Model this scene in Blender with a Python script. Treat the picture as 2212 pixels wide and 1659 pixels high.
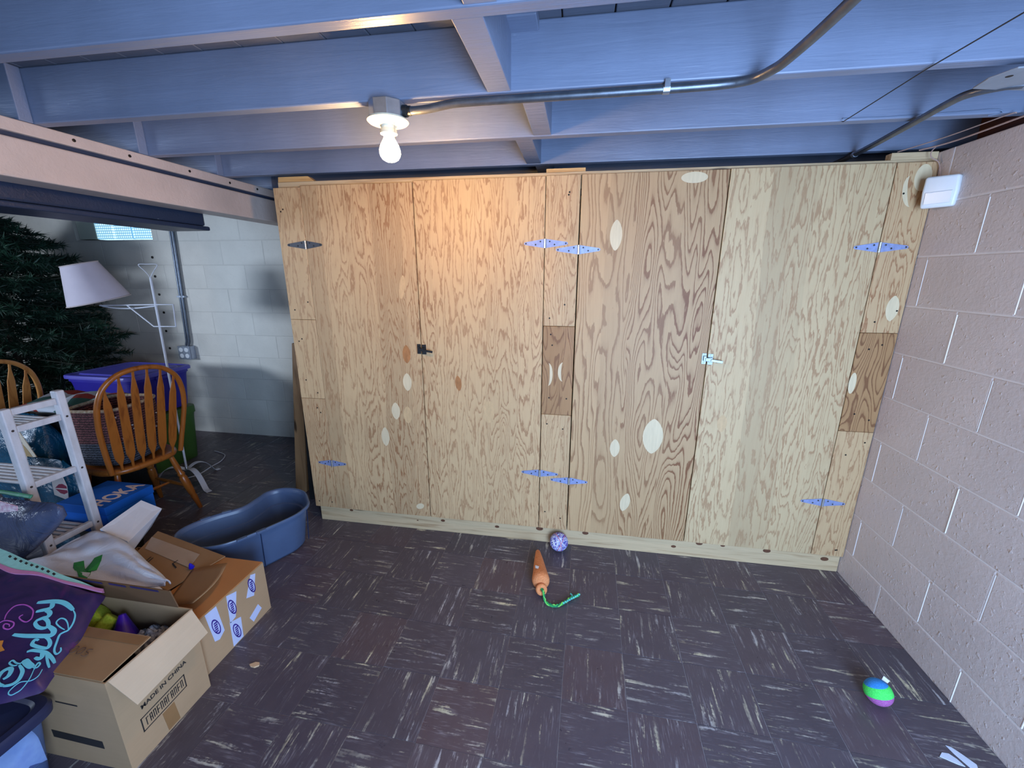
import bpy, bmesh, math, random
from mathutils import Vector, Matrix
random.seed(7)
R_ = random.Random(11)
PI = math.pi
S = bpy.context.scene
COL = S.collection
for o in list(bpy.data.objects): bpy.data.objects.remove(o)

# ------------------------------------------------------------ camera, world, lights, exposure
cam_d = bpy.data.cameras.new('camera'); cam = bpy.data.objects.new('camera', cam_d); COL.objects.link(cam)
cam_d.sensor_fit = 'HORIZONTAL'; cam_d.sensor_width = 36.0
cam_d.lens = 36.0*883.23/2212.0
cam_d.clip_start = 0.02; cam_d.clip_end = 60
rgt = Vector((0.98720233, 0.1594551, 0.00237409)); upv = Vector((-0.04337194, 0.25413449, 0.96619591)); fwd = Vector((-0.15346153, 0.95393382, -0.25779804))
mw = Matrix.Identity(4)
for i in range(3):
    mw[i][0] = rgt[i]; mw[i][1] = upv[i]; mw[i][2] = -fwd[i]
mw.translation = Vector((1.7388, -2.0443, 1.4978))
cam.matrix_world = mw
S.camera = cam
S.view_settings.view_transform = 'Standard'; S.view_settings.look = 'None'
S.view_settings.gamma = 1.0; S.view_settings.use_curve_mapping = False
S.view_settings.exposure = 0.08

W = bpy.data.worlds.new('World'); S.world = W; W.use_nodes = True
bgn = W.node_tree.nodes['Background']; bgn.inputs[0].default_value = (0.66, 0.76, 1.0, 1); bgn.inputs[1].default_value = 0.22

def area(name, loc, target, sx, sy, power, color, spread=180):
    l = bpy.data.lights.new(name, 'AREA'); l.shape = 'RECTANGLE'; l.size = sx; l.size_y = sy
    l.energy = power; l.color = color; l.spread = math.radians(spread)
    o = bpy.data.objects.new(name, l); COL.objects.link(o)
    o.location = loc; d = Vector(target)-Vector(loc)
    o.rotation_euler = d.to_track_quat('-Z', 'Y').to_euler()
    return o
# daylight through the doorway behind the photographer, on the right
area('doorway_daylight', (2.55, -2.75, 0.95), (2.1, 0.0, 1.05), 0.95, 1.65, 118, (0.43, 0.65, 1.0))
# second, weaker basement window at the far left behind the photographer
area('window_daylight', (-3.5, -2.6, 1.62), (-1.1, 1.2, 0.8), 0.9, 0.5, 34, (0.66, 0.80, 1.0), 110)
BULB = 400.0

# ------------------------------------------------------------ material helpers
def c(r, g, b):
    f = lambda v: ((v/255.0)/12.92 if v/255.0 <= 0.04045 else ((v/255.0+0.055)/1.055)**2.4)
    return (f(r), f(g), f(b), 1.0)
def nt(name):
    m = bpy.data.materials.new(name); m.use_nodes = True
    t = m.node_tree
    return m, t, t.nodes['Principled BSDF'], t.nodes, t.links
def N(t, typ, **kw):
    n = t.nodes.new(typ)
    for k, v in kw.items(): setattr(n, k, v)
    return n
def ramp(t, stops, interp='LINEAR'):
    n = t.nodes.new('ShaderNodeValToRGB'); n.color_ramp.interpolation = interp
    e = n.color_ramp.elements
    while len(e) < len(stops): e.new(0.5)
    for el, (p, col) in zip(e, stops):
        el.position = p; el.color = col if len(col) == 4 else (*col, 1)
    return n
def math_n(t, op, a, b=None):
    n = t.nodes.new('ShaderNodeMath'); n.operation = op
    for i, v in enumerate((a, b)):
        if v is None: continue
        if isinstance(v, (int, float)): n.inputs[i].default_value = v
        else: t.links.new(v, n.inputs[i])
    return n.outputs[0]
def mixc(t, fac, a, b, mode='MIX'):
    n = t.nodes.new('ShaderNodeMix'); n.data_type = 'RGBA'; n.blend_type = mode
    for idx, v in ((0, fac), (6, a), (7, b)):
        if isinstance(v, (int, float)): n.inputs[idx].default_value = v
        elif isinstance(v, tuple): n.inputs[idx].default_value = v
        else: t.links.new(v, n.inputs[idx])
    return n.outputs[2]
def coords(t, scale=(1, 1, 1), loc=(0, 0, 0), rot=(0, 0, 0)):
    tc = N(t, 'ShaderNodeTexCoord'); mp = N(t, 'ShaderNodeMapping')
    mp.inputs['Scale'].default_value = scale; mp.inputs['Location'].default_value = loc; mp.inputs['Rotation'].default_value = rot
    t.links.new(tc.outputs['Object'], mp.inputs['Vector'])
    return mp.outputs['Vector']
def noise(t, vec, scale=5, detail=3, rough=0.5, dist=0.0, w=None):
    n = N(t, 'ShaderNodeTexNoise')
    if w is not None:
        n.noise_dimensions = '4D'
        if isinstance(w, (int, float)): n.inputs['W'].default_value = w
        else: t.links.new(w, n.inputs['W'])
    n.inputs['Scale'].default_value = scale; n.inputs['Detail'].default_value = detail
    n.inputs['Roughness'].default_value = rough; n.inputs['Distortion'].default_value = dist
    t.links.new(vec, n.inputs['Vector'])
    return n.outputs['Fac']
def bump(t, bsdf, h, strength=0.3, dist=0.01):
    b = N(t, 'ShaderNodeBump'); b.inputs['Strength'].default_value = strength; b.inputs['Distance'].default_value = dist
    t.links.new(h, b.inputs['Height']); t.links.new(b.outputs['Normal'], bsdf.inputs['Normal'])
def dark(col, k): return (col[0]*k, col[1]*k, col[2]*k, 1)

def plain(name, col, rough=0.55, metal=0.0, var=0.15, vscale=6, stretch=(1, 1, 1), bstr=0.1, bscale=60, bdist=0.002, spec=0.5):
    m, t, b, n, l = nt(name)
    v = coords(t, stretch)
    f = noise(t, v, vscale, 4, 0.6)
    r = ramp(t, [(0.3, dark(col, 1-var)), (0.7, dark(col, 1+var))])
    l.new(f, r.inputs[0]); l.new(r.outputs[0], b.inputs['Base Color'])
    b.inputs['Roughness'].default_value = rough; b.inputs['Metallic'].default_value = metal
    b.inputs['Specular IOR Level'].default_value = spec
    if bstr > 0:
        bump(t, b, noise(t, v, bscale, 3, 0.6), bstr, bdist)
    return m

def plywood(name, x0, x1, bands, light, darkc, slant=0.0, seed=0.0, zs=0.62, jagk=2.3, xs=8.5):
    """rotary cut fir plywood: bands = [(start 0..1, seed 0..1, tone 0..1, rings 0..1)] across the sheet"""
    m, t, b, n, l = nt(name)
    tc = N(t, 'ShaderNodeTexCoord'); sp = N(t, 'ShaderNodeSeparateXYZ'); l.new(tc.outputs['Object'], sp.inputs[0])
    wob = noise(t, coords(t, (0.2, 1, 0.8)), 2.0, 1)
    xx = math_n(t, 'ADD', sp.outputs['X'], math_n(t, 'MULTIPLY', sp.outputs['Z'], slant))
    xx = math_n(t, 'ADD', xx, math_n(t, 'MULTIPLY', math_n(t, 'SUBTRACT', wob, 0.5), 0.03))
    u = math_n(t, 'DIVIDE', math_n(t, 'SUBTRACT', xx, x0), x1-x0)
    rp = ramp(t, [(p, (s, tone, k)) for p, s, tone, k in bands], 'CONSTANT'); l.new(u, rp.inputs[0])
    cs = N(t, 'ShaderNodeSeparateColor'); l.new(rp.outputs[0], cs.inputs[0])
    w = math_n(t, 'ADD', math_n(t, 'MULTIPLY', cs.outputs[0], 40.0), seed)
    hz = noise(t, coords(t, (xs, 1, zs*1.7)), 1.55, 1.2, 0.45, 0.25, w)     # broad contours of the growth rings
    jag = noise(t, coords(t, (52, 1, 9)), 1.0, 3.0, 0.62, 0.0, w)             # ragged edges
    rings = math_n(t, 'ADD', math_n(t, 'MULTIPLY', cs.outputs[2], 24.0), 8.0)
    hh = math_n(t, 'ADD', math_n(t, 'MULTIPLY', hz, rings), math_n(t, 'MULTIPLY', jag, jagk))
    fr = math_n(t, 'FRACT', hh)
    rr = ramp(t, [(0.0, (0.0, 0.0, 0.0)), (0.50, (0.06, 0.06, 0.06)), (0.70, (0.30, 0.30, 0.30)), (0.80, (1, 1, 1)), (0.96, (0.9, 0.9, 0.9)), (1.0, (0, 0, 0))])
    l.new(fr, rr.inputs[0])
    fine = noise(t, coords(t, (230, 40, 6)), 1.0, 2.0, 0.6)
    base = mixc(t, cs.outputs[1], light, dark(light, 0.60))
    base = mixc(t, math_n(t, 'MULTIPLY', fine, 0.35), base, dark(darkc, 1.3))
    fac = math_n(t, 'MULTIPLY', rr.outputs[0], math_n(t, 'ADD', 0.42, math_n(t, 'MULTIPLY', cs.outputs[2], 0.5)))
    big = noise(t, coords(t, (3, 1, 1)), 1.3, 2)
    fac = math_n(t, 'MULTIPLY', fac, math_n(t, 'ADD', 0.55, math_n(t, 'MULTIPLY', big, 0.9)))
    colr = mixc(t, fac, base, darkc)
    l.new(colr, b.inputs['Base Color'])
    b.inputs['Roughness'].default_value = 0.52; b.inputs['Specular IOR Level'].default_value = 0.35
    bump(t, b, rr.outputs[0], 0.10, 0.002)
    return m

LW = c(209, 178, 134); DW = c(140, 90, 56)

def board(name, light, darkc, axis='x', sc=1.0, rough=0.55, knots=True):
    """sawn lumber: long streaks along one axis with a few knots"""
    m, t, b, n, l = nt(name)
    st = {'x': (1.2, 22, 22), 'z': (22, 22, 1.2), 'y': (22, 1.2, 22)}[axis]
    f = noise(t, coords(t, tuple(s*sc for s in st)), 1.6, 5, 0.6, 0.4)
    r = ramp(t, [(0.30, darkc), (0.48, light), (0.62, dark(light, 0.9)), (0.75, darkc)])
    l.new(f, r.inputs[0]); out = r.outputs[0]
    if knots:
        vs = {'x': (2.2, 9, 9), 'z': (9, 9, 2.2), 'y': (9, 2.2, 9)}[axis]
        vo = N(t, 'ShaderNodeTexVoronoi'); vo.inputs['Scale'].default_value = 1.0
        l.new(coords(t, vs), vo.inputs['Vector'])
        kr = ramp(t, [(0.07, (1, 1, 1)), (0.13, (0, 0, 0))]); l.new(vo.outputs['Distance'], kr.inputs[0])
        out = mixc(t, kr.outputs[0], out, dark(darkc, 0.35))
    l.new(out, b.inputs['Base Color']); b.inputs['Roughness'].default_value = rough
    bump(t, b, f, 0.15, 0.002)
    return m

def painted_timber(name, col, rough=0.42):
    """old blue-grey gloss paint over rough sawn joists: grain shows through as relief, a few scuffs"""
    m, t, b, n, l = nt(name)
    g = noise(t, coords(t, (1.3, 20, 16)), 2.0, 4, 0.6, 0.8)
    d = noise(t, coords(t, (1, 1, 1)), 2.2, 4, 0.6)
    r = ramp(t, [(0.3, dark(col, 0.82)), (0.7, dark(col, 1.12))]); l.new(d, r.inputs[0])
    sc = noise(t, coords(t, (2.5, 8, 9), (3, 1, 2)), 3.0, 4, 0.7)
    sr = ramp(t, [(0.70, (0, 0, 0)), (0.76, (1, 1, 1))]); l.new(sc, sr.inputs[0])
    out = mixc(t, math_n(t, 'MULTIPLY', sr.outputs[0], 0.35), r.outputs[0], c(196, 200, 206))
    l.new(out, b.inputs['Base Color']); b.inputs['Roughness'].default_value = rough
    gr = noise(t, coords(t, (6, 60, 60)), 2.0, 3, 0.6)
    hh = math_n(t, 'ADD', math_n(t, 'MULTIPLY', g, 1.0), math_n(t, 'MULTIPLY', gr, 0.35))
    bump(t, b, hh, 0.33, 0.006)
    return m

def block_paint(name, col, rough, bstr):
    m, t, b, n, l = nt(name)
    oi = N(t, 'ShaderNodeObjectInfo')
    w = math_n(t, 'MULTIPLY', oi.outputs['Random'], 30.0)
    f = noise(t, coords(t), 2.6, 4, 0.6, 0, w)
    r = ramp(t, [(0.3, dark(col, 0.9)), (0.7, dark(col, 1.07))]); l.new(f, r.inputs[0])
    l.new(r.outputs[0], b.inputs['Base Color']); b.inputs['Roughness'].default_value = rough
    f1 = noise(t, coords(t), 55, 4, 0.65, 0.3, w)
    f2 = noise(t, coords(t), 62, 2, 0.5, 0.0, w)
    rr = ramp(t, [(0.60, (0, 0, 0)), (0.78, (1, 1, 1))]); l.new(f2, rr.inputs[0])
    hh = math_n(t, 'ADD', f1, math_n(t, 'MULTIPLY', rr.outputs[0], 1.1))
    bump(t, b, hh, bstr, 0.004)
    return m

def tile_mat(name):
    """dark marbled asphalt tile: chalky streaks run along the tile's own x axis"""
    m, t, b, n, l = nt(name)
    oi = N(t, 'ShaderNodeObjectInfo')
    w = math_n(t, 'MULTIPLY', oi.outputs['Random'], 97.0)
    v1 = coords(t, (5.5, 62, 1)); v2 = coords(t, (16, 170, 1)); v3 = coords(t, (4, 9, 1))
    a = noise(t, v1, 1.0, 4, 0.62, 0.25, w); a2 = noise(t, v2, 1.0, 3, 0.6, 0.1, w)
    brk = noise(t, v3, 2.0, 3, 0.6, 0.0, w)
    pit = noise(t, coords(t), 90, 3, 0.6, 0, w)
    s1 = ramp(t, [(0.575, (0, 0, 0)), (0.66, (1, 1, 1))]); l.new(math_n(t, 'ADD', a, math_n(t, 'MULTIPLY', math_n(t, 'SUBTRACT', pit, 0.5), 0.22)), s1.inputs[0])
    s2 = ramp(t, [(0.52, (0, 0, 0)), (0.70, (1, 1, 1))]); l.new(a2, s2.inputs[0])
    bk = ramp(t, [(0.42, (0, 0, 0)), (0.60, (1, 1, 1))]); l.new(brk, bk.inputs[0])
    rnd = math_n(t, 'FRACT', math_n(t, 'MULTIPLY', oi.outputs['Random'], 17.3))
    base = ramp(t, [(0.0, c(64, 59, 68)), (0.35, c(74, 65, 74)), (0.6, c(70, 66, 76)), (0.85, c(84, 64, 68)), (1.0, c(70, 68, 80))]); l.new(rnd, base.inputs[0])
    mot = noise(t, coords(t), 14, 4, 0.7, 0, w)
    col0 = mixc(t, math_n(t, 'MULTIPLY', mot, 0.55), base.outputs[0], c(106, 97, 106))
    chalk = ramp(t, [(0.40, c(176, 174, 178)), (0.62, c(212, 204, 172))]); l.new(noise(t, v3, 1.2, 2, 0.5, 0, w), chalk.inputs[0])
    col1 = mixc(t, math_n(t, 'MULTIPLY', math_n(t, 'MULTIPLY', s2.outputs[0], 0.55), bk.outputs[0]), col0, c(150, 144, 152))
    col2 = mixc(t, math_n(t, 'MULTIPLY', s1.outputs[0], math_n(t, 'ADD', 0.24, math_n(t, 'MULTIPLY', bk.outputs[0], 0.76))), col1, chalk.outputs[0])
    l.new(col2, b.inputs['Base Color'])
    rr = ramp(t, [(0.3, (0.26, 0.26, 0.26)), (0.7, (0.46, 0.46, 0.46))]); l.new(mot, rr.inputs[0])
    l.new(rr.outputs[0], b.inputs['Roughness']); b.inputs['Specular IOR Level'].default_value = 0.45
    bump(t, b, math_n(t, 'ADD', pit, mot), 0.10, 0.003)
    return m

def cardboard(name, col):
    m, t, b, n, l = nt(name)
    f = noise(t, coords(t), 4, 4, 0.6); g = noise(t, coords(t, (3, 3, 160)), 1.0, 2)
    r = ramp(t, [(0.3, dark(col, 0.9)), (0.7, dark(col, 1.06))])
    l.new(math_n(t, 'ADD', math_n(t, 'MULTIPLY', f, 0.8), math_n(t, 'MULTIPLY', g, 0.2)), r.inputs[0])
    l.new(r.outputs[0], b.inputs['Base Color']); b.inputs['Roughness'].default_value = 0.8; b.inputs['Specular IOR Level'].default_value = 0.2
    bump(t, b, g, 0.05, 0.001)
    return m

def fabric(name, c1, c2, scale=120, rough=0.9, wave=False):
    m, t, b, n, l = nt(name)
    f = noise(t, coords(t), scale, 2, 0.6)
    r = ramp(t, [(0.35, c1), (0.65, c2)]); l.new(f, r.inputs[0])
    l.new(r.outputs[0], b.inputs['Base Color']); b.inputs['Roughness'].default_value = rough
    bump(t, b, f, 0.5, 0.004)
    return m

def plastic_film(name, col, var, rough=0.28, bscale=9, bstr=0.7):
    m, t, b, n, l = nt(name)
    f = noise(t, coords(t), 5, 4, 0.6, 0.5)
    r = ramp(t, [(0.3, dark(col, 1-var)), (0.7, dark(col, 1+var))]); l.new(f, r.inputs[0])
    l.new(r.outputs[0], b.inputs['Base Color']); b.inputs['Roughness'].default_value = rough
    bump(t, b, noise(t, coords(t), bscale, 5, 0.6, 1.0), bstr, 0.02)
    return m

def emission(name, col, strength):
    m, t, b, n, l = nt(name)
    e = N(t, 'ShaderNodeEmission'); e.inputs[0].default_value = col; e.inputs[1].default_value = strength
    l.new(e.outputs[0], n['Material Output'].inputs['Surface'])
    return m

# ------------------------------------------------------------ mesh helpers
class MB:
    def __init__(s): s.v = []; s.f = []
    def add(s, vs, fs):
        k = len(s.v); s.v += [tuple(v) for v in vs]; s.f += [tuple(i+k for i in f) for f in fs]; return s
    def box(s, x0, x1, y0, y1, z0, z1):
        vs = [(x0,y0,z0),(x1,y0,z0),(x1,y1,z0),(x0,y1,z0),(x0,y0,z1),(x1,y0,z1),(x1,y1,z1),(x0,y1,z1)]
        return s.add(vs, [(3,2,1,0),(4,5,6,7),(0,1,5,4),(1,2,6,5),(2,3,7,6),(3,0,4,7)])
    def hexa(s, bot, top):
        return s.add(list(bot)+list(top), [(3,2,1,0),(4,5,6,7),(0,1,5,4),(1,2,6,5),(2,3,7,6),(3,0,4,7)])
    def bar(s, p, q, w, h, up=(0, 0, 1)):
        p = Vector(p); q = Vector(q); d = (q-p).normalized(); up = Vector(up)
        a = d.cross(up)
        if a.length < 1e-4: a = d.cross(Vector((1, 0, 0)))
        a.normalize(); b = a.cross(d)
        e = [a*(w/2)*i+b*(h/2)*j for i, j in ((-1,-1),(1,-1),(1,1),(-1,1))]
        return s.hexa([p+k for k in e], [q+k for k in e])
    def tube(s, pts, r, n=10, closed=False, caps=True, flat=1.0):
        pts = [Vector(p) for p in pts]; m = len(pts); rad = r if isinstance(r, (list, tuple)) else [r]*m
        k = len(s.v); nrm = None
        for i, p in enumerate(pts):
            if closed: d = pts[(i+1) % m]-pts[i-1]
            else: d = pts[min(i+1, m-1)]-pts[max(i-1, 0)]
            d.normalize()
            if nrm is None:
                nrm = d.orthogonal().normalized()
            else:
                nrm = nrm-d*nrm.dot(d)
                nrm = nrm.normalized() if nrm.length > 1e-6 else d.orthogonal().normalized()
            b = d.cross(nrm)
            for j in range(n):
                a = 2*PI*j/n
                s.v.append(tuple(p+(nrm*math.cos(a)+b*math.sin(a)*flat)*rad[i]))
        for i in range(m if closed else m-1):
            i2 = (i+1) % m
            for j in range(n):
                j2 = (j+1) % n
                s.f.append((k+i*n+j, k+i*n+j2, k+i2*n+j2, k+i2*n+j))
        if caps and not closed:
            s.f.append(tuple(k+j for j in reversed(range(n)))); s.f.append(tuple(k+(m-1)*n+j for j in range(n)))
        return s
    def lathe(s, prof, n=24, o=(0, 0, 0), ax=(0, 0, 1), cap0=True, cap1=True):
        ax = Vector(ax).normalized(); o = Vector(o); a = ax.orthogonal().normalized(); b = ax.cross(a)
        k = len(s.v); m = len(prof)
        for r, z in prof:
            for j in range(n):
                t = 2*PI*j/n
                s.v.append(tuple(o+ax*z+(a*math.cos(t)+b*math.sin(t))*r))
        for i in range(m-1):
            for j in range(n):
                j2 = (j+1) % n
                s.f.append((k+i*n+j, k+i*n+j2, k+(i+1)*n+j2, k+(i+1)*n+j))
        if cap0: s.f.append(tuple(k+j for j in reversed(range(n))))
        if cap1: s.f.append(tuple(k+(m-1)*n+j for j in range(n)))
        return s
    def prism(s, poly, o, ex, ey, h):
        """flat outline poly (2D) in frame o, ex, ey, extruded by h along ex x ey"""
        o = Vector(o); ex = Vector(ex); ey = Vector(ey); nn = ex.cross(ey).normalized()
        bot = [o+ex*x+ey*y for x, y in poly]; top = [p+nn*h for p in bot]; m = len(poly)
        fs = [tuple(range(m-1, -1, -1)), tuple(range(m, 2*m))]
        fs += [(i, (i+1) % m, m+(i+1) % m, m+i) for i in range(m)]
        return s.add(bot+top, fs)
    def grid(s, fn, nu, nv, closed_u=False):
        k = len(s.v)
        for j in range(nv):
            for i in range(nu): s.v.append(tuple(fn(i/(nu if closed_u else nu-1), j/(nv-1))))
        for j in range(nv-1):
            for i in range(nu if closed_u else nu-1):
                i2 = (i+1) % nu
                s.f.append((k+j*nu+i, k+j*nu+i2, k+(j+1)*nu+i2, k+(j+1)*nu+i))
        return s
    def sphere(s, o, rx, ry=None, rz=None, nu=20, nv=12):
        ry = ry or rx; rz = rz or rx; o = Vector(o)
        prof = [(max(1e-4, math.sin(PI*i/nv)), -math.cos(PI*i/nv)) for i in range(nv+1)]
        k = len(s.v); s.lathe(prof, nu, (0, 0, 0))
        for i in range(k, len(s.v)):
            x, y, z = s.v[i]; s.v[i] = (o.x+x*rx, o.y+y*ry, o.z+z*rz)
        return s

WLOC = {}
def wl(o): return WLOC.get(o.name, Vector((0, 0, 0)))
def mesh_of(name, mb, bevel=0.0, seg=2, smooth=None, off=Vector((0, 0, 0)), fixn=True):
    me = bpy.data.meshes.new(name)
    me.from_pydata([tuple(Vector(v)-off) for v in mb.v], [], mb.f); me.update()
    if bevel > 0 or fixn:
        bm = bmesh.new(); bm.from_mesh(me)
        if fixn: bmesh.ops.recalc_face_normals(bm, faces=bm.faces)
        if bevel > 0:
            es = [e for e in bm.edges if len(e.link_faces) == 2 and e.calc_face_angle(0) > 0.6]
            bmesh.ops.bevel(bm, geom=es, offset=bevel, segments=seg, affect='EDGES', profile=0.5, clamp_overlap=True)
        bm.to_mesh(me); bm.free()
    if smooth is not None:
        for p in me.polygons: p.use_smooth = True
        try: me.set_sharp_from_angle(angle=math.radians(smooth))
        except Exception: pass
    return me
def obj(name, mb, mat, parent=None, bevel=0.0, seg=2, smooth=None, kind=None, label=None, fixn=True):
    off = wl(parent) if parent is not None else Vector((0, 0, 0))
    me = mesh_of(name, mb, bevel, seg, smooth, off, fixn)
    o = bpy.data.objects.new(name, me); COL.objects.link(o)
    if mat is not None: me.materials.append(mat)
    if parent is not None:
        o.parent = parent; WLOC[o.name] = off.copy()
    if kind: o['kind'] = kind
    if label: o['label'] = label
    return o
def obj_split(name, mb, mat, parent, **kw):
    """every separate piece of mb becomes an object of its own"""
    par = list(range(len(mb.v)))
    def fd(i):
        while par[i] != i: par[i] = par[par[i]]; i = par[i]
        return i
    for f in mb.f:
        for q in f[1:]: par[fd(q)] = fd(f[0])
    gr = {}
    for f in mb.f: gr.setdefault(fd(f[0]), []).append(f)
    out = []
    for fs in gr.values():
        ids = sorted({i for f in fs for i in f}); mp = {i: k for k, i in enumerate(ids)}
        m2 = MB(); m2.add([mb.v[i] for i in ids], [tuple(mp[i] for i in f) for f in fs]); out.append(obj(name, m2, mat, parent, **kw))
    return out
def tag(o, label, cat, group=None, kind=None):
    o['label'] = label; o['category'] = cat
    if group: o['group'] = group
    if kind: o['kind'] = kind
    return o
def thing(name, label, cat, loc, group=None):
    o = bpy.data.objects.new(name, None); COL.objects.link(o); o.location = loc; o.empty_display_size = 0.05
    WLOC[o.name] = Vector(loc); tag(o, label, cat, group); return o
def single(name, mb, mat, label, cat, base, group=None, **kw):
    """a thing that is one mesh, with its origin at its base"""
    me = mesh_of(name, mb, kw.get('bevel', 0), kw.get('seg', 2), kw.get('smooth'), Vector(base), kw.get('fixn', True))
    o = bpy.data.objects.new(name, me); COL.objects.link(o); o.location = base; me.materials.append(mat)
    WLOC[o.name] = Vector(base)
    return tag(o, label, cat, group)
def struct(name, mb=None, mat=None, **kw):
    if mb is None:
        o = bpy.data.objects.new(name, None); COL.objects.link(o)
    else: o = obj(name, mb, mat, None, **kw)
    o['kind'] = 'structure'; return o
def catmull(pts, n=6, closed=False):
    pts = [Vector(p) for p in pts]; m = len(pts); out = []
    for i in range(m if closed else m-1):
        p0 = pts[(i-1) % m] if closed or i > 0 else pts[0]
        p1 = pts[i]; p2 = pts[(i+1) % m]; p3 = pts[(i+2) % m] if closed or i+2 < m else pts[-1]
        for k in range(n):
            t = k/n
            out.append(0.5*((2*p1)+(p2-p0)*t+(2*p0-5*p1+4*p2-p3)*t*t+(3*p1-p0-3*p2+p3)*t*t*t))
    if not closed: out.append(pts[-1])
    return out
def text_mb(body, size, o, ex, ey, depth=0.0006, bold=0.0, align='LEFT', shear=0.0):
    """flat lettering as a thin mesh in frame o, ex, ey"""
    cu = bpy.data.curves.new('lettering', 'FONT'); cu.body = body; cu.size = size; cu.align_x = align; cu.offset = bold; cu.shear = shear
    cu.extrude = depth; cu.resolution_u = 3
    to = bpy.data.objects.new('lettering', cu); COL.objects.link(to)
    dg = bpy.context.evaluated_depsgraph_get(); me = bpy.data.meshes.new_from_object(to.evaluated_get(dg))
    mb = MB(); ex = Vector(ex).normalized(); ey = Vector(ey).normalized(); nn = ex.cross(ey); o = Vector(o)
    mb.add([o+ex*v.co.x+ey*v.co.y+nn*v.co.z for v in me.vertices], [tuple(p.vertices) for p in me.polygons])
    bpy.data.objects.remove(to); bpy.data.curves.remove(cu); bpy.data.meshes.remove(me)
    return mb

# ------------------------------------------------------------ materials
M = {}
M['joist'] = painted_timber('joist_paint', c(122, 132, 156))
M['girder'] = painted_timber('girder_paint', c(206, 186, 176))
M['subfloor'] = painted_timber('subfloor_paint', c(92, 98, 112), 0.6)
M['darkbeam'] = painted_timber('dark_beam_paint', c(44, 56, 80), 0.4)
M['rim'] = board('rim_wood', c(92, 56, 44), c(58, 34, 28), 'y')
M['block'] = block_paint('block_paint_mauve', c(206, 192, 188), 0.40, 0.42)
M['mortar'] = plain('mortar_paint', c(222, 214, 212), 0.5, 0, 0.06, 12)
M['mortard'] = plain('mortar_paint_side', c(200, 194, 184), 0.5, 0, 0.06, 12)
M['blockw'] = block_paint('block_paint_white', c(216, 210, 198), 0.5, 0.25)
M['tile'] = tile_mat('asphalt_tile')
M['grout'] = plain('tile_joint', c(150, 146, 152), 0.8, 0, 0.2, 30)
M['steel'] = plain('galvanised_steel', c(176, 184, 198), 0.36, 0.85, 0.12, 30)
M['steeldark'] = plain('tarnished_steel', c(70, 70, 72), 0.4, 0.8, 0.2, 40)
M['conduit'] = plain('conduit_steel', c(104, 110, 120), 0.36, 0.75, 0.18, 30)
M['screw'] = plain('screw_heads', c(40, 36, 34), 0.45, 0.6, 0.1, 30)
M['screwb'] = plain('bright_screw_heads', c(205, 205, 200), 0.3, 0.9, 0.05, 30)
M['porcelain'] = plain('porcelain', c(226, 220, 196), 0.25, 0, 0.03, 8, bstr=0)
M['bulb'] = emission('bulb_glow', (1.0, 0.57, 0.21, 1), BULB)
M['pine'] = board('pine_board', c(200, 174, 136), c(160, 128, 92), 'x')
M['pineend'] = board('pine_cleat', c(206, 164, 106), c(170, 120, 68), 'x', knots=False)
M['plugl'] = plain('plug_light', c(212, 192, 156), 0.55, 0, 0.08, 9, (9, 1, 1))
M['plugd'] = plain('plug_brown', c(166, 112, 66), 0.55, 0, 0.25, 12, (6, 1, 2))
M['plugm'] = plain('plug_tan', c(198, 164, 120), 0.55, 0, 0.12, 12, (6, 1, 2))
M['white_plastic'] = plain('white_plastic', c(226, 228, 230), 0.35, 0, 0.03, 8, bstr=0)
M['wire'] = plain('black_wire', c(34, 36, 42), 0.5, 0, 0.1, 20, bstr=0)
M['wirep'] = plain('painted_wire', c(110, 124, 150), 0.5, 0, 0.1, 20, bstr=0)
M['pinkstring'] = plain('pale_string', c(170, 140, 130), 0.7, 0, 0.1, 20, bstr=0)

# ------------------------------------------------------------ the room
XR = 3.135                                                  # face of the right block wall
floor = struct('floor', MB().box(-4.4, 3.5, -3.5, 1.4, -0.06, -0.0016), M['grout'])
TS = 0.2336; TH = -0.0221; TX, TY = 1.5042, -0.8772
ct, stn = math.cos(TH), math.sin(TH)
hw = TS/2-0.0006
tmb = MB().hexa([(-hw,-hw,-.003),(hw,-hw,-.003),(hw,hw,-.003),(-hw,hw,-.003)], [(-hw+.0006,-hw+.0006,0),(hw-.0006,-hw+.0006,0),(hw-.0006,hw-.0006,0),(-hw+.0006,hw-.0006,0)])
tile_me = mesh_of('tile', tmb); tile_me.materials.append(M['tile'])
rest = []; cand = []
for i in range(-26, 9):
    for j in range(-13, 11):
        a, b2 = (i+0.5)*TS, (j+0.5)*TS
        x, y = TX+a*ct-b2*stn, TY+a*stn+b2*ct
        if x > XR+0.10 or x < -4.35 or y > 1.21+0.1 or y < -3.45: continue
        under = (x > 0.32 and y > 0.16)
        d = Vector((x, y, 0))-mw.translation
        fz = d.dot(fwd); vis = fz > 0.2
        if vis:
            u = 1106+883.2*d.dot(rgt)/fz; v = 829.5-883.2*d.dot(upv)/fz
            vis = -60 < u < 2290 and v < 1760
        (cand if vis and not under else rest).append((x, y, i, j, d.length))
cand.sort(key=lambda q: q[4])
for k, (x, y, i, j, _) in enumerate(cand[:300]):
    o = bpy.data.objects.new('tile', tile_me); COL.objects.link(o); o.parent = floor
    o.location = (x, y, R_.uniform(-0.0003, 0.0002)); o.rotation_euler = (0, 0, TH+(0 if (i+j) % 2 == 0 else PI/2)+(PI if R_.random() < .5 else 0))
fmb = MB()
for (x, y, i, j, _) in rest+cand[300:]:
    cs2, sn2 = ct, stn
    fmb.hexa([(x+px*cs2-py*sn2, y+px*sn2+py*cs2, pz) for px, py, pz in tmb.v[:4]], [(x+px*cs2-py*sn2, y+px*sn2+py*cs2, pz) for px, py, pz in tmb.v[4:]])
obj('tile_field', fmb, M['tile'], floor, kind='stuff', fixn=False)

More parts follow.
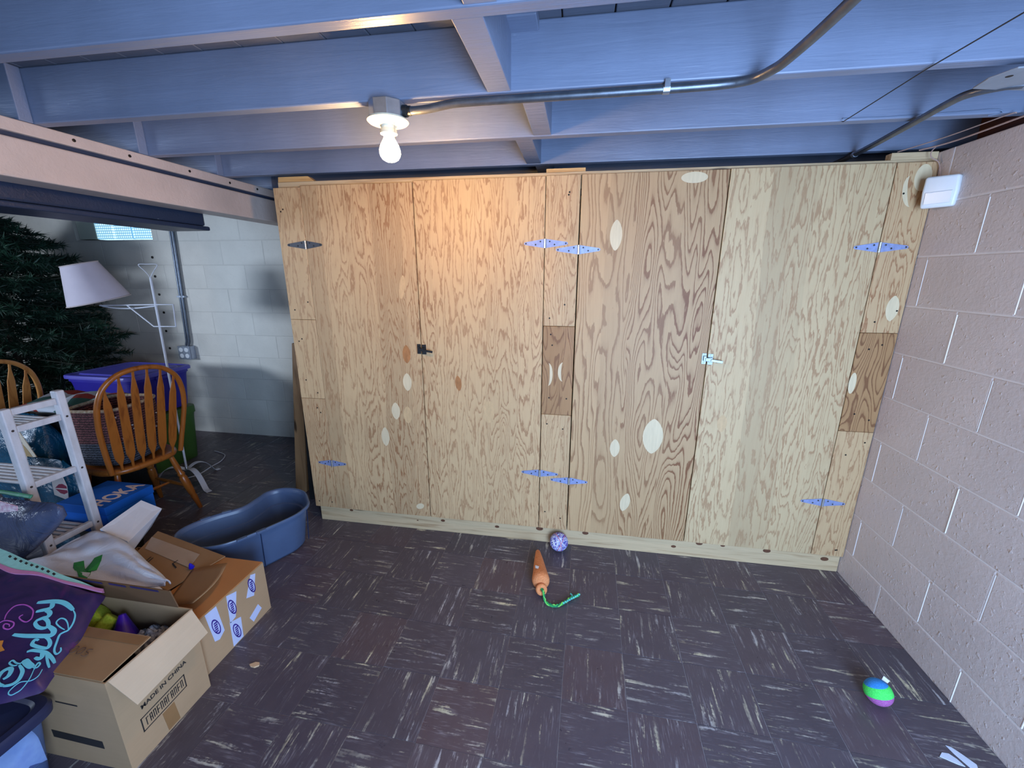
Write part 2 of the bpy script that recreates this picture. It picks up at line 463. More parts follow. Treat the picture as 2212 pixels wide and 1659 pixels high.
def block_mesh(L, H, axis):
    """one concrete block face, proud of the mortar, with eased edges; origin at its lower corner on the mortar plane"""
    e, p = 0.003, 0.0014
    if axis == 'x-':                                        # faces -x, runs along -y
        f = lambda a, z, d: (-d, -a, z)
    else:                                                   # faces -y, runs along +x
        f = lambda a, z, d: (a, -d, z)
    mb = MB()
    o = [(0, 0), (L, 0), (L, H), (0, H)]; inn = [(e, e), (L-e, e), (L-e, H-e), (e, H-e)]
    vs = [f(a, z, -0.03) for a, z in o]+[f(a, z, p*0.45) for a, z in o]+[f(a, z, p) for a, z in inn]
    fs = [(0,1,5,4),(1,2,6,5),(2,3,7,6),(3,0,4,7),(4,5,9,8),(5,6,10,9),(6,7,11,10),(7,4,8,11),(8,9,10,11),(3,2,1,0)]
    return mb.add(vs, fs)
Z0 = -0.0515; CH = 0.2032; BL = 0.4064; JT = 0.0055
def block_wall(root, axis, fixed, start, end, phase, mat, ztop):
    for k in range(0, 11):
        z = Z0+CH*k+JT/2; h = CH-JT
        if z < 0.0: h -= (0.0015-z); z = 0.0015
        if z+h > ztop: h = ztop-z
        if h < 0.02: continue
        ph = phase+(0 if k % 2 == 1 else BL/2)
        a = ph-BL*12
        while a < end:
            s0, s1 = max(a+JT/2, start), min(a+BL-JT/2, end); a += BL
            if s1-s0 < 0.03: continue
            key = ('block', axis, round(s1-s0, 3), round(h, 3), mat.name)
            if key not in MESHES:
                me = mesh_of('block', block_mesh(s1-s0, h, axis)); me.materials.append(mat); MESHES[key] = me
            o = bpy.data.objects.new('block', MESHES[key]); COL.objects.link(o); o.parent = root
            dz = R_.uniform(-0.0006, 0.0006)
            o.location = (fixed+dz, -s0, z) if axis == 'x-' else (s0, fixed+dz, z)
MESHES = {}
wr = struct('wall_right', MB().box(XR, XR+0.2, -3.5, 1.4, 0.0, 1.975), M['mortar'])
block_wall(wr, 'x-', XR, 0.0-0.03, 3.45, 0.0548, M['block'], 1.975)
bead_me = mesh_of('mortar_bead', MB().hexa([(.001, -.0032, .006), (.001, .0032, .006), (-.0022, .0018, .006), (-.0022, -.0018, .006)], [(.001, -.0032, .190), (.001, .0032, .190), (-.0022, .0018, .190), (-.0022, -.0018, .190)])); bead_me.materials.append(plain('mortar_bead_paint', c(236, 230, 230), .4, 0, .05, 30))
for k in range(0, 10):
    for q in range(9):
        y = -(0.0548+BL*q+(0 if k % 2 == 1 else BL/2))
        if Z0+CH*k < -.06 or Z0+CH*(k+1) > 1.97 or y < -3.2: continue
        o = bpy.data.objects.new('mortar_bead', bead_me); COL.objects.link(o); o.parent = wr; o.location = (XR, y, max(Z0+CH*k, -.004)); o.scale = (R_.uniform(.7, 1.15), R_.uniform(.6, 1.1), 1 if k else .75)
wb = struct('wall_back', MB().box(-4.4, -2.80, 1.205, 1.40, 0, 2.175).box(-2.80, -1.985, 1.205, 1.40, 0, 1.79).box(-1.985, XR, 1.205, 1.40, 0, 2.175), M['mortard'])
block_wall(wb, 'y-', 1.205, -4.35, -2.80, 0.10, M['blockw'], 1.79)
block_wall(wb, 'y-', 1.205, -2.80, -1.985, 0.10, M['blockw'], 1.786)
block_wall(wb, 'y-', 1.205, -1.985, 0.4, 0.10, M['blockw'], 1.99)
hmb = MB()
for x, z in ((-2.026,1.641),(-2.04,1.477),(-2.037,1.318),(-2.029,1.156),(-2.047,0.985),(-2.047,0.823)):
    hmb.lathe([(0.011, 0), (0.011, 0.004), (0.004, 0.005)], 10, (x, 1.2025, z), (0, -1, 0))
obj_split('anchor_plug', hmb, M['screw'], wb, smooth=40)
struct('wall_left', MB().box(-4.5, -4.4, -3.5, 1.4, 0, 2.175), M['blockw'])

# ceiling: joists across the room over a girder, boards above
JZ, JT_, JH = 2.005, 0.040, 0.170
JY = [-3.12, -2.72, -2.315, -1.91, -1.510, -1.108, -0.713, -0.314, 0.088, 0.49, 0.89]
ceil = struct('ceiling', MB().box(-4.5, 3.5, -3.5, 1.4, JZ+JH+0.02, JZ+JH+0.05), M['subfloor'])
x = -4.5
while x < 3.5:
    obj('subfloor_board', MB().box(x+0.002, min(x+0.138, 3.5), -3.5, 1.4, JZ+JH, JZ+JH+0.02), M['subfloor'], ceil, bevel=0.002, seg=1); x += 0.14
for k, y in enumerate(JY):
    obj('joist', MB().box(-0.33, 3.34, y, y+JT_, JZ, JZ+JH-0.0005), M['joist'], ceil, bevel=0.004)
    obj('joist', MB().box(-4.4, -0.172, y-JT_-0.001, y-0.001, JZ, JZ+JH-0.0005), M['joist'], ceil, bevel=0.003)
for x0, ya, yb in ((1.452, -1.068, -0.7135), (1.540, -0.673, -0.3145), (1.464, -0.274, 0.0875), (1.5, 0.128, 0.4895), (1.49, -1.47, -1.1085)):
    obj('blocking', MB().box(x0, x0+0.068, ya, yb, JZ+0.002, JZ+JH-0.001), M['joist'], ceil, bevel=0.002)
obj('blocking', MB().box(1.508, 1.598, -0.79, -0.7135, 2.146, JZ+JH-0.001), M['joist'], ceil, bevel=0.003)
gd = obj('girder', MB().box(-0.31, -0.175, -3.5, 1.2, 1.815, 1.9450), M['girder'], ceil, bevel=0.006)
obj('girder_plate', MB().box(-0.32, -0.174, -3.5, 1.2, 1.962, 2.0045), M['girder'], ceil, bevel=0.004)
obj('girder_gap_shade', MB().box(-0.30, -0.19, -3.5, 1.2, 1.944, 1.963), M['darkbeam'], ceil)  # dark strip stands in for the shade in the groove below the plate
nm = MB()
for y, z in ((-0.60,1.985),(-0.40,1.982),(-0.12,1.985),(0.12,1.98),(0.32,1.985)):
    nm.lathe([(0.006, 0), (0.006, 0.003), (0.002, 0.004)], 8, (-0.1745, y, z), (1, 0, 0))
obj_split('nail_head', nm, M['screw'], ceil)
obj('beam', MB().box(-0.56, -0.36, -3.5, 0.11, 1.758, 1.93), M['darkbeam'], ceil, bevel=0.012)
obj('beam_board', MB().box(-0.60, -0.345, -3.5, 0.12, 1.735, 1.757), M['darkbeam'], ceil, bevel=0.006)
obj('rim_board', MB().box(3.30, 3.345, -3.5, 1.2, 1.98, 2.174), M['rim'], ceil)

# glass block window high in the back wall
M['gblock'], t, b_, n_, l_ = nt('glass_block')
br = N(t, 'ShaderNodeTexBrick'); br.offset = 0.0
br.inputs['Scale'].default_value = 1.0; br.inputs['Mortar Size'].default_value = 0.0035; br.inputs['Brick Width'].default_value = 0.021; br.inputs['Row Height'].default_value = 0.021
br.inputs['Color1'].default_value = (0.62, 0.86, 1, 1); br.inputs['Color2'].default_value = (0.50, 0.80, 1, 1); br.inputs['Mortar'].default_value = (0.12, 0.32, 0.5, 1)
tcx = N(t, 'ShaderNodeTexCoord'); sx_ = N(t, 'ShaderNodeSeparateXYZ'); cx_ = N(t, 'ShaderNodeCombineXYZ')
l_.new(tcx.outputs['Object'], sx_.inputs[0]); l_.new(sx_.outputs['X'], cx_.inputs['X']); l_.new(sx_.outputs['Z'], cx_.inputs['Y']); l_.new(cx_.outputs[0], br.inputs['Vector'])
b_.inputs['Base Color'].default_value = (0.1, 0.2, 0.3, 1); b_.inputs['Roughness'].default_value = 0.12
l_.new(br.outputs['Color'], b_.inputs['Emission Color']); b_.inputs['Emission Strength'].default_value = 1.25
M['vent'] = plain('vent_panel', c(196, 202, 186), 0.6, 0, 0.06, 8)
win = struct('window_1', MB().box(-2.80, -1.985, 1.30, 1.395, 1.79, 2.175), M['mortard'])
for k in range(3):
    x0 = -2.588+0.1975*k
    obj('glass_block', MB().box(x0+0.007, x0+0.189, 1.215, 1.302, 1.797, 1.99), M['gblock'], win, bevel=0.010)
obj('vent_panel', MB().box(-2.786, -2.592, 1.222, 1.302, 1.80, 1.99), M['vent'], win, bevel=0.004)

# ------------------------------------------------------------ plywood cabinet
ZB, ZT, PT = 0.104, 1.934, 0.018
cab = thing('storage_cabinet', 'long built-in plywood cabinet with four tall doors along the back of the room', 'cabinet', (0.174, 0.0, 0.0))
cx0 = 0.174
M['ply_a'] = plywood('plywood_first_door', 0.147, 0.747, [(0.0,.10,.45,.10),(.155,.9,.0,.25),(.38,.35,.12,.45),(.62,.62,.50,.62),(.88,.2,.25,.5)], LW, DW, 0.0, 3.0)
M['ply_b'] = plywood('plywood_second_door', 0.749, 1.39, [(0.0,.3,.1,.55),(.12,.55,.0,.22),(.55,.8,.10,.35),(.80,.15,.0,.5)], LW, DW, 0.0, 11.3)
M['ply_c'] = plywood('plywood_third_door', 1.553, 2.178, [(0.0,.22,.05,.35),(.20,.7,.30,.30),(.40,.45,.28,.78),(.72,.05,.32,.95)], c(202, 168, 124), c(122, 76, 44), 0.0, 21.0, 0.42, 0.9, 5.2)
M['ply_d'] = plywood('plywood_fourth_door', 2.181, 2.805, [(0.0,.62,.0,.28),(.25,.40,.02,.04),(.36,.1,.48,.06),(.52,.77,.34,.22),(.66,.3,.12,.30),(.86,.5,.2,.40)], c(208, 184, 142), DW, 0.03, 31.0)
M['ply_e'] = plywood('plywood_pale_board', 0, 1, [(0.0,.2,.05,.06),(.5,.6,.02,.10)], LW, DW, 0, 41.0)
M['ply_f'] = plywood('plywood_streaked_board', 0, 3, [(0.0,.8,.35,.45),(.5,.33,.25,.55)], LW, c(140, 84, 48), 0, 51.0)
M['ply_g'] = plywood('plywood_bold_board', 0, 3, [(0.0,.15,.62,.42),(.5,.45,.50,.62)], c(192, 148, 100), c(102, 58, 32), 0, 61.0, 0.7, 0.8, 6.0)
M['ply_h'] = plywood('plywood_plain_board', 0, 3, [(0.0,.5,.1,.30),(.5,.3,.25,.30)], LW, DW, 0, 71.0)

doors = []
def ply_panel(name, x0, x1, z0, z1, mat, label=None, y1=PT, tl=None):
    bot = [(x0,0,z0),(x1,0,z0),(x1,y1,z0),(x0,y1,z0)]
    tx0, tx1 = tl if tl else (x0, x1)
    return obj(name, MB().hexa(bot, [(tx0,0,z1),(tx1,0,z1),(tx1,y1,z1),(tx0,y1,z1)]), mat, cab, bevel=0.0015, seg=1, label=label)
d1 = ply_panel('door', 0.3235, 0.9185, ZB, 1.928, M['ply_a'], 'first door from the left, brown streaked centre')
d2 = ply_panel('door', 0.9235, 1.5635, ZB, 1.934, M['ply_b'], 'second door from the left, warm lit at the top')
d3 = ply_panel('door', 1.7275, 2.3515, ZB, 1.936, M['ply_c'], 'third door from the left with bold cathedral grain')
d4 = ply_panel('door', 2.3555, 2.979, ZB, 1.938, M['ply_d'], 'fourth door from the left, pale with a light band')
# hinge stiles pieced from offcuts
ply_panel('stile_board', 0.174, 0.3215, 1.259, 1.922, M['ply_e'], 'pale offcut at the top of the left stile')
ply_panel('stile_board', 0.174, 0.3215, 0.808, 1.2575, M['ply_e'])
ply_panel('stile_board', 0.174, 0.3215, ZB, 0.8065, M['ply_f'])
ply_panel('stile_board', 1.5665, 1.7225, 1.253, 1.936, M['ply_h'])
ply_panel('stile_board', 1.5675, 1.7225, 0.789, 1.2515, M['ply_g'], 'darker offcut with bold grain in the centre stile')
ply_panel('stile_board', 1.5675, 1.7225, ZB, 0.7875, M['ply_h'])
ply_panel('stile_board', 2.982, 3.131, 1.253, 1.938, M['ply_f'])
ply_panel('stile_board', 2.982, 3.131, 0.786, 1.2515, M['ply_g'], 'darker offcut with bold grain in the right stile')
ply_panel('stile_board', 2.982, 3.131, ZB, 0.7845, M['ply_h'])
obj('base_board', MB().box(0.19, 3.131, 0.0185, 0.057, 0.0, 0.118), M['pine'], cab, bevel=0.003)
obj('top_rail', MB().box(0.192, 3.132, 0.0185, 0.057, 1.88, 1.952), M['pine'], cab, bevel=0.002)
obj('cleat', MB().hexa([(0.194,.02,1.9525),(0.395,.02,1.9525),(0.395,.056,1.9525),(0.194,.056,1.9525)], [(0.196,.02,1.976),(0.362,.02,1.976),(0.362,.056,1.976),(0.196,.056,1.976)]), M['pineend'], cab, bevel=0.001)
obj('cleat', MB().box(1.564, 1.742, .02, .056, 1.9525, 1.968), M['pineend'], cab, bevel=0.001)
obj('cleat', MB().box(2.965, 3.132, .02, .056, 1.9525, 1.979), M['pine'], cab, bevel=0.001)
obj('side_panel', MB().box(0.192, 0.21, 0.058, 0.62, 0.0, 1.93), M['ply_h'], cab)
obj('inner_back', MB().box(0.21, 3.131, 0.60, 0.62, 0.0, 1.93), M['ply_h'], cab)
obj_split('post', MB().box(0.21, 0.31, 0.0195, 0.058, 0.119, 1.879).box(1.58, 1.71, 0.0195, 0.058, 0.119, 1.879).box(2.99, 3.13, 0.0195, 0.058, 0.119, 1.879).box(0.90, 0.94, 0.0195, 0.058, 0.119, 1.879).box(2.33, 2.375, 0.0195, 0.058, 0.119, 1.879), M['screw'], cab)

def hinge(parent, x, z, mat, flip=1, dz=0.0, wleft=0.1, wright=0.1, pmat=None):
    mb = MB(); h0, h1, tk = 0.020, 0.0065, 0.002
    for sgn, wd in ((-1, wleft), (1, wright)):
        pl = [(sgn*0.006, -h0), (sgn*(wd-0.006), -h1), (sgn*wd, -h1*0.4), (sgn*wd, h1*0.4), (sgn*(wd-0.006), h1), (sgn*0.006, h0)]
        if sgn < 0: pl = pl[::-1]
        mb.prism(pl, (x, -0.0003, z), (1, 0, 0), (0, 0, 1), tk)
    ho = obj('hinge', mb, mat, parent)
    ho.data.materials.append(pmat or M['screwb']); ho.data.materials.append(M['steeldark'])
    k = MB()
    for q in range(5):
        za = z-0.021+q*0.0084+0.0003; k.lathe([(0.0048, 0), (0.0048, 0.0078)], 10, (x, -0.0052, za), (0, 0, 1))
    nk = len(k.f)
    for sgn, wd in ((-1, wleft), (1, wright)):
        for dx, dz2 in ((0.022, 0.009), (0.045, -0.005), (wd-0.009, 0)):
            k.lathe([(0.004, 0), (0.0038, 0.0012), (0.002, 0.002)], 8, (x+sgn*dx, -0.0022, z+dz2), (0, -1, 0))
    # knuckle and screws share the hinge mesh with their own material slot
    bm = bmesh.new(); bm.from_mesh(ho.data)
    off = wl(parent); vs = [bm.verts.new(tuple(Vector(v)-off)) for v in k.v]
    for q, f in enumerate(k.f):
        fc = bm.faces.new([vs[i] for i in f]); fc.material_index = 1 if q < nk else 2
    bmesh.ops.recalc_face_normals(bm, faces=bm.faces)
    bm.to_mesh(ho.data); bm.free()
    return ho
HM = plain('hinge_zinc_sky', c(146, 158, 200), 0.46, 0.45, 0.16, 60)  # zinc with the blue sky reflection put into its colour
HD = plain('hinge_zinc_dark', c(86, 88, 94), 0.45, 0.7, 0.1, 20)  # darker copy of the zinc, without the painted sky reflection
hinge(d1, 0.321, 1.646, HD, wleft=0.105, wright=0.092)
hinge(d1, 0.321, 0.406, HM, wleft=0.09, wright=0.09)
hinge(d2, 1.567, 1.642, HM, wleft=0.1, wright=0.107)
hinge(d2, 1.565, 0.446, HM)
hinge(d3, 1.725, 1.613, HM, wleft=0.105)
hinge(d3, 1.725, 0.413, HM)
hinge(d4, 2.981, 1.614, HM, wleft=0.097, wright=0.108)
hinge(d4, 2.981, 0.405, HM)
def latch(parent, x, z, mat):
    mb = MB()
    mb.box(x-0.024, x-0.004, -0.003, -0.0003, z-0.026, z+0.026)
    mb.box(x+0.003, x+0.026, -0.003, -0.0003, z-0.028, z+0.024)
    mb.box(x-0.018, x-0.006, -0.014, -0.003, z-0.010, z+0.014)
    mb.box(x-0.010, x+0.020, -0.017, -0.012, z-0.010, z+0.006)
    mb.box(x+0.006, x+0.022, -0.014, -0.003, z-0.014, z+0.008)
    mb.bar((x+0.014, -0.018, z-0.004), (x+0.066, -0.020, z-0.011), 0.011, 0.006, (0, -1, 0))
    for dx in (-0.014, 0.014):
        for dz in (-0.018, 0.017): mb.lathe([(0.0045, 0), (0.004, 0.0015)], 8, (x+dx, -0.003, z+dz), (0, -1, 0))
    return obj('latch', mb, mat, parent, bevel=0.0006, seg=1)
latch(d1, 0.923, 1.116, M['steeldark'])
latch(d3, 2.3535, 1.113, plain('latch_steel', c(140, 148, 150), 0.42, 0.8, 0.15, 60))
def plug(parent, x, z, w, h, mat, shape='lens', rot=0.0):
    pts = []
    for i in range(24):
        a = 2*PI*i/24; px = math.sin(a)*w/2; pz = math.cos(a)*h/2
        if shape == 'lens': px *= abs(math.sin(a))**0.35
        if shape == 'moon' and px > 0: px *= -0.35
        pts.append((px*math.cos(rot)-pz*math.sin(rot), px*math.sin(rot)+pz*math.cos(rot)))
    return obj('patch', MB().prism(pts, (x, -0.0001, z), (1, 0, 0), (0, 0, 1), 0.0004), mat, parent)
for pr, x, z, w, h, mt, shp, rt in (
    (d3, 1.893, 1.675, .055, .135, 'plugl', 'lens', 0), (d3, 2.141, .70, .10, .19, 'plugl', 'lens', 0), (d3, 1.956, .622, .05, .10, 'plugl', 'lens', 0),
    (d3, 2.03, .311, .05, .11, 'plugl', 'lens', -.2), (d3, 2.209, 1.908, .11, .045, 'plugl', 'oval', 0),
    (d2, 1.443, 1.769, .055, .13, 'plugm', 'moon', 0), (d2, 1.119, .936, .035, .085, 'plugd', 'lens', .1), (d2, 1.284, .783, .062, .125, 'plugm', 'oval', 0),
    (d1, .836, 1.085, .045, .10, 'plugd', 'lens', 0), (d1, .835, 1.435, .03, .12, 'plugm', 'oval', -.15), (d1, .676, .60, .048, .115, 'plugl', 'lens', 0), (d1, .751, .759, .05, .10, 'plugl', 'lens', 0),
    (d1, .83, .93, .05, .10, 'plugl', 'lens', 0), (d1, .82, .74, .05, .10, 'plugm', 'lens', 0), (d1, .86, .17, .05, .035, 'plugl', 'oval', .4),
    (d4, 2.462, .79, .045, .09, 'plugm', 'lens', 0)):
    plug(pr, x, z, w, h, M[mt], shp, rt)
for ch in list(cab.children):
    if ch.name.startswith('stile_board'):
        cx = sum((ch.matrix_local @ v.co).x for v in ch.data.vertices)/len(ch.data.vertices)+cx0
        cz = sum(v.co.z for v in ch.data.vertices)/len(ch.data.vertices)
        if abs(cx-1.645) < .05 and abs(cz-1.02) < .1:
            plug(ch, 1.598, 1.004, .045, .12, M['plugl'], 'moon', PI); plug(ch, 1.672, 1.02, .05, .10, M['plugl'], 'moon', 0)
        if abs(cx-3.056) < .05 and cz > 1.3:
            plug(ch, 3.048, 1.83, .055, .12, M['plugl'], 'moon', .2); plug(ch, 3.083, 1.88, .06, .10, M['plugl'], 'oval', 0); plug(ch, 3.085, 1.36, .05, .11, M['plugl'], 'lens', 0)
        if abs(cx-3.056) < .05 and abs(cz-1.02) < .1: plug(ch, 2.995, 1.02, .03, .10, M['plugl'], 'oval', 0)
        sm = MB(); zs_ = [v.co.z for v in ch.data.vertices]; z0_, z1_ = min(zs_), max(zs_)
        for q in range(4):
            sm.lathe([(0.0042, 0), (0.0035, 0.0008)], 8, (cx+R_.choice((-1, 1))*R_.uniform(.02, .05), -0.0004, (z1_-R_.uniform(.04, .12)) if q % 2 else (z0_+R_.uniform(.03, .12))), (0, -1, 0))
        obj_split('screw', sm, M['screw'], ch)
bm_ = [o for o in cab.children if o.name.startswith('base_board')][0]
km = MB()
for x, z, r in ((.40,.085,.008),(.83,.060,.004),(.99,.075,.009),(1.32,.07,.009),(1.57,.085,.014),(1.83,.085,.012),(2.31,.055,.009),(2.44,.09,.012),(2.56,.09,.008),(2.78,.085,.013),(3.06,.07,.013)):
    km.prism([(math.cos(a*PI/6)*r*1.5, math.sin(a*PI/6)*r*.9) for a in range(12)], (x, .0184, z), (1, 0, 0), (0, 0, 1), 0.0004)
obj_split('knot', km, plain('knot_wood', c(96, 58, 36), .6, 0, .3, 60), bm_)

# things beside the cabinet: a dark panel and a stud leaning on its side
single('dark_board', MB().hexa([(-.035,.22,0.001),(0.10,.22,0.001),(0.10,.235,0.001),(-.035,.235,0.001)], [(0.035,.22,1.10),(0.172,.22,1.10),(0.172,.235,1.10),(0.035,.235,1.10)]), plain('black_panel', c(16, 15, 16), .8, 0, .2, 5), 'black narrow board leaning against the left side of the plywood cabinet', 'board', (0.03, .225, 0), bevel=.001, seg=1)
single('wooden_stud', MB().hexa([(-.20,.30,0.001),(-.118,.30,0.001),(-.118,.338,0.001),(-.20,.338,0.001)], [(-.072,.30,1.07),(-.005,.30,1.07),(-.005,.338,1.07),(-.072,.338,1.07)]), board('stud_wood', c(150, 112, 76), c(104, 72, 46), 'z'), 'brown wooden stud leaning upright in the gap left of the plywood cabinet', 'board', (-.16, .32, 0), bevel=.002, seg=1)

# ------------------------------------------------------------ light fixture and conduits
fx, fy = 1.133, -0.697
lamp = thing('ceiling_lamp', 'bare lit bulb in a white porcelain holder under the joist', 'lamp', (fx, fy, JZ))
oc = []
for i in range(8):
    a = PI/8+i*PI/4; oc.append((math.cos(a)*.055, math.sin(a)*.055))
obj('junction_box', MB().prism(oc, (fx, fy, JZ-0.047), (1, 0, 0), (0, 1, 0), 0.046), M['steel'], lamp, bevel=.002)
obj('lamp_holder', MB().lathe([(0.0, -.046), (.060, -.0465), (.0625, -.052), (.058, -.056), (.035, -.060), (.024, -.064), (.022, -.072), (.0255, -.076), (.0255, -.086), (.021, -.088), (.0, -.088)][::-1], 32, (fx, fy, JZ), cap0=False, cap1=False), M['porcelain'], lamp, smooth=50)
obj('bulb', MB().lathe([(.0135, -.084), (.0142, -.090), (.0165, -.098), (.0225, -.109), (.0285, -.120), (.0318, -.131), (.0320, -.139), (.0295, -.149), (.0235, -.157), (.0145, -.1625), (.0005, -.165)], 20, (fx, fy, JZ), cap0=False, cap1=True), M['bulb'], lamp, smooth=180)
lsm = MB()
for a in (0.6, 3.7): lsm.box(fx+math.cos(a)*.045-.008, fx+math.cos(a)*.045+.008, fy+math.sin(a)*.045-.002, fy+math.sin(a)*.045+.002, JZ-.0575, JZ-.0555)
obj_split('slot', lsm, M['screw'], lamp)
obj('pull_chain', MB().tube([(fx+.028, fy-.02, JZ-.06), (fx+.030, fy-.022, JZ-.12)], .0008, 5), M['screwb'], lamp)
p1 = [(fx+.052, fy, JZ-.026), (fx+.09, fy, JZ-.026), (fx+.13, fy, JZ-.024), (fx+.19, fy, JZ-.016), (fx+.25, fy-.001, JZ-.0135), (1.60, -.699, JZ-.0135), (1.95, -.702, JZ-.0135), (2.08, -.706, JZ-.0135)]
p1 = catmull(p1, 5)+catmull([(2.12, -.712, JZ-.0135), (2.16, -.73, JZ-.0135), (2.185, -.77, JZ-.0135), (2.20, -.83, JZ-.0135), (2.215, -1.04, JZ-.0135), (2.225, -1.5, JZ-.0135), (2.24, -2.6, JZ-.0135)], 6)
cd = thing('conduit', 'long bent metal conduit running from the bulb box along the joist', 'conduit', (1.6, -.699, JZ-.014))
obj('pipe', MB().tube(p1, .0118, 14), M['conduit'], cd, smooth=60)
obj('connector', MB().lathe([(.012, 0), (.0165, .001), (.0165, .014), (.0135, .016), (.0135, .026)], 16, (fx+.050, fy, JZ-.026), (1, 0, 0)), M['steeldark'], cd, smooth=40)
obj('strap', MB().lathe([(.0135, -.009), (.0135, .009)], 16, (1.949, -.702, JZ-.0135), (1, 0, 0)).box(1.942, 1.956, -.722, -.7135, JZ-.016, JZ+.004), M['steel'], cd)
c2 = thing('conduit', 'dark metal conduit crossing under the joists near the right wall', 'conduit', (2.83, -.2, JZ-.014))
obj('pipe', MB().tube(catmull([(2.862, .45, JZ-.0135), (2.858, .08, JZ-.0135), (2.822, -.25, JZ-.0135), (2.792, -.47, JZ-.0135), (2.795, -.54, JZ-.0135), (2.835, -.588, JZ-.016), (2.87, -.60, JZ-.018)], 6), .0105, 12), M['conduit'], c2, smooth=60)
obj('strap', MB().lathe([(.0118, -.008), (.0118, .008)], 14, (2.858, .075, JZ-.0135), (0, 1, 0)), M['steel'], c2)
hb = thing('hanger_bracket', 'perforated pale metal hanger strap under the joists at upper right', 'bracket', (2.84, -.62, JZ-.01))
obj('plate', MB().prism([(-.055, .04), (.16, .09), (.2, -.03), (.02, -.085), (-.05, -.075), (-.068, -.02)], (2.81, -.64, JZ-.0225), (1, 0, 0), (0, 1, 0), .004), plain('bracket_paint', c(150, 156, 166), .5, .3, .1, 20), hb, bevel=.001, seg=1)
hm = MB()
for dx, dy in ((-.03, -.03), (.0, -.05), (.03, -.035), (.06, .0), (.10, .02)): hm.lathe([(.0075, 0), (.007, .0006)], 10, (2.81+dx, -.64+dy, JZ-.0226), (0, 0, -1))
obj_split('hole', hm, M['screw'], hb)
# loose wires
lw_ = thing('loose_wire', 'thin black wire stretched diagonally under the joists at upper right', 'wire', (2.592, -.33, 2.0))
obj('strand', MB().tube([(2.592, -.3175, 2.003), (2.590, -.33, 1.999), (2.578, -.69, 2.0015), (2.577, -.93, 1.9985), (2.578, -1.6, 2.0)], .0016, 6), M['wire'], lw_)
obj('strand', MB().tube(catmull([(2.592, -.317, 2.012), (2.70, -.3165, 2.010), (2.82, -.317, 2.011), (2.93, -.3165, 2.014), (3.03, -.317, 2.016), (3.055, -.318, 2.006), (3.03, -.30, 2.0035)], 5), .0018, 6), M['wirep'], lw_)
single('wall_cable', MB().tube(catmull([(3.06, .02, 1.985), (3.10, -.10, 1.986), (3.11, -.40, 1.990), (3.115, -.9, 1.986), (3.11, -1.6, 1.99)], 5), .003, 6), M['pinkstring'], 'thin pale cable running along the top of the right wall', 'cable', (3.1, -.4, 1.985))
single('wall_cable', MB().tube(catmull([(2.99, .03, 1.984), (3.05, -.12, 1.994), (3.075, -.31, 2.0), (3.085, -.33, 1.999)], 5), .002, 6), M['pinkstring'], 'shorter thin cable crossing from the joist towards the corner above the sensor', 'cable', (3.05, -.12, 1.985))
# motion sensor in the corner
ms = thing('motion_sensor', 'small white motion sensor mounted high in the corner above the right stile', 'sensor', (3.115, -.055, 1.81))
sex = Vector((.62, -.78, -.0)).normalized(); sez = Vector((-.05, -.04, 1)).normalized()
so = Vector((3.088, -.030, 1.757))
obj('housing', MB().prism([(0, 0), (.098, 0), (.101, .055), (.098, .112), (0, .116), (-.003, .06)], so, sex, sez, .036), M['white_plastic'], ms, bevel=.009, seg=3, smooth=50)
sn = sex.cross(sez).normalized()
obj('lens', MB().prism([(.010, .014), (.088, .014), (.088, .058), (.010, .058)], so+sn*.0355, sex, sez, .0035), plain('lens_plastic', c(214, 218, 224), .25, 0, .02, 9, bstr=0), ms, bevel=.002)
obj('back_plate', MB().prism([(-.002, .004), (.099, .004), (.099, .11), (-.002, .11)], so-sn*.004, sex, sez, .005), plain('sensor_back', c(196, 168, 120), .5, 0, .1, 9, bstr=0), ms)
single('sensor_cable', MB().tube(catmull([(3.128, -.02, 1.88), (3.118, -.012, 1.93), (3.09, -.010, 1.95), (3.085, -.008, 1.97), (3.1, -.005, 1.99)], 5), .002, 6), M['pinkstring'], 'short thin lead looping above the white motion sensor', 'cable', (3.12, -.01, 1.9))
# outlet on back wall with conduit
ob = thing('outlet_box', 'grey quad outlet box with conduit fixed on the pale back wall', 'outlet', (-1.835, 1.20, .79))
obj('box', MB().box(-1.895, -1.770, 1.145, 1.2025, .735, .858), M['steel'], ob, bevel=.006)
obj('cover', MB().box(-1.895, -1.770, 1.141, 1.1455, .735, .858), M['steel'], ob, bevel=.002)
rm = MB()
for dx in (-.028, .028):
    for dz in (-.028, .028): rm.lathe([(.021, 0), (.021, .003), (.019, .004)], 18, (-1.8325+dx, 1.141, .7965+dz), (0, -1, 0))
obj_split('socket', rm, M['white_plastic'], ob)
obj('pipe', MB().tube([(-1.815, 1.18, .857), (-1.80, 1.182, .90), (-1.748, 1.187, 1.86), (-1.748, 1.187, 2.0)], .0125, 10), M['conduit'], ob, smooth=60)
obj('pipe', MB().tube([(-1.845, 1.183, .857), (-1.83, 1.185, .90), (-1.776, 1.189, 1.86), (-1.776, 1.189, 2.0)], .009, 10), M['conduit'], ob, smooth=60)
obj('strap', MB().box(-1.83, -1.755, 1.176, 1.2025, 1.295, 1.311), M['steel'], ob)

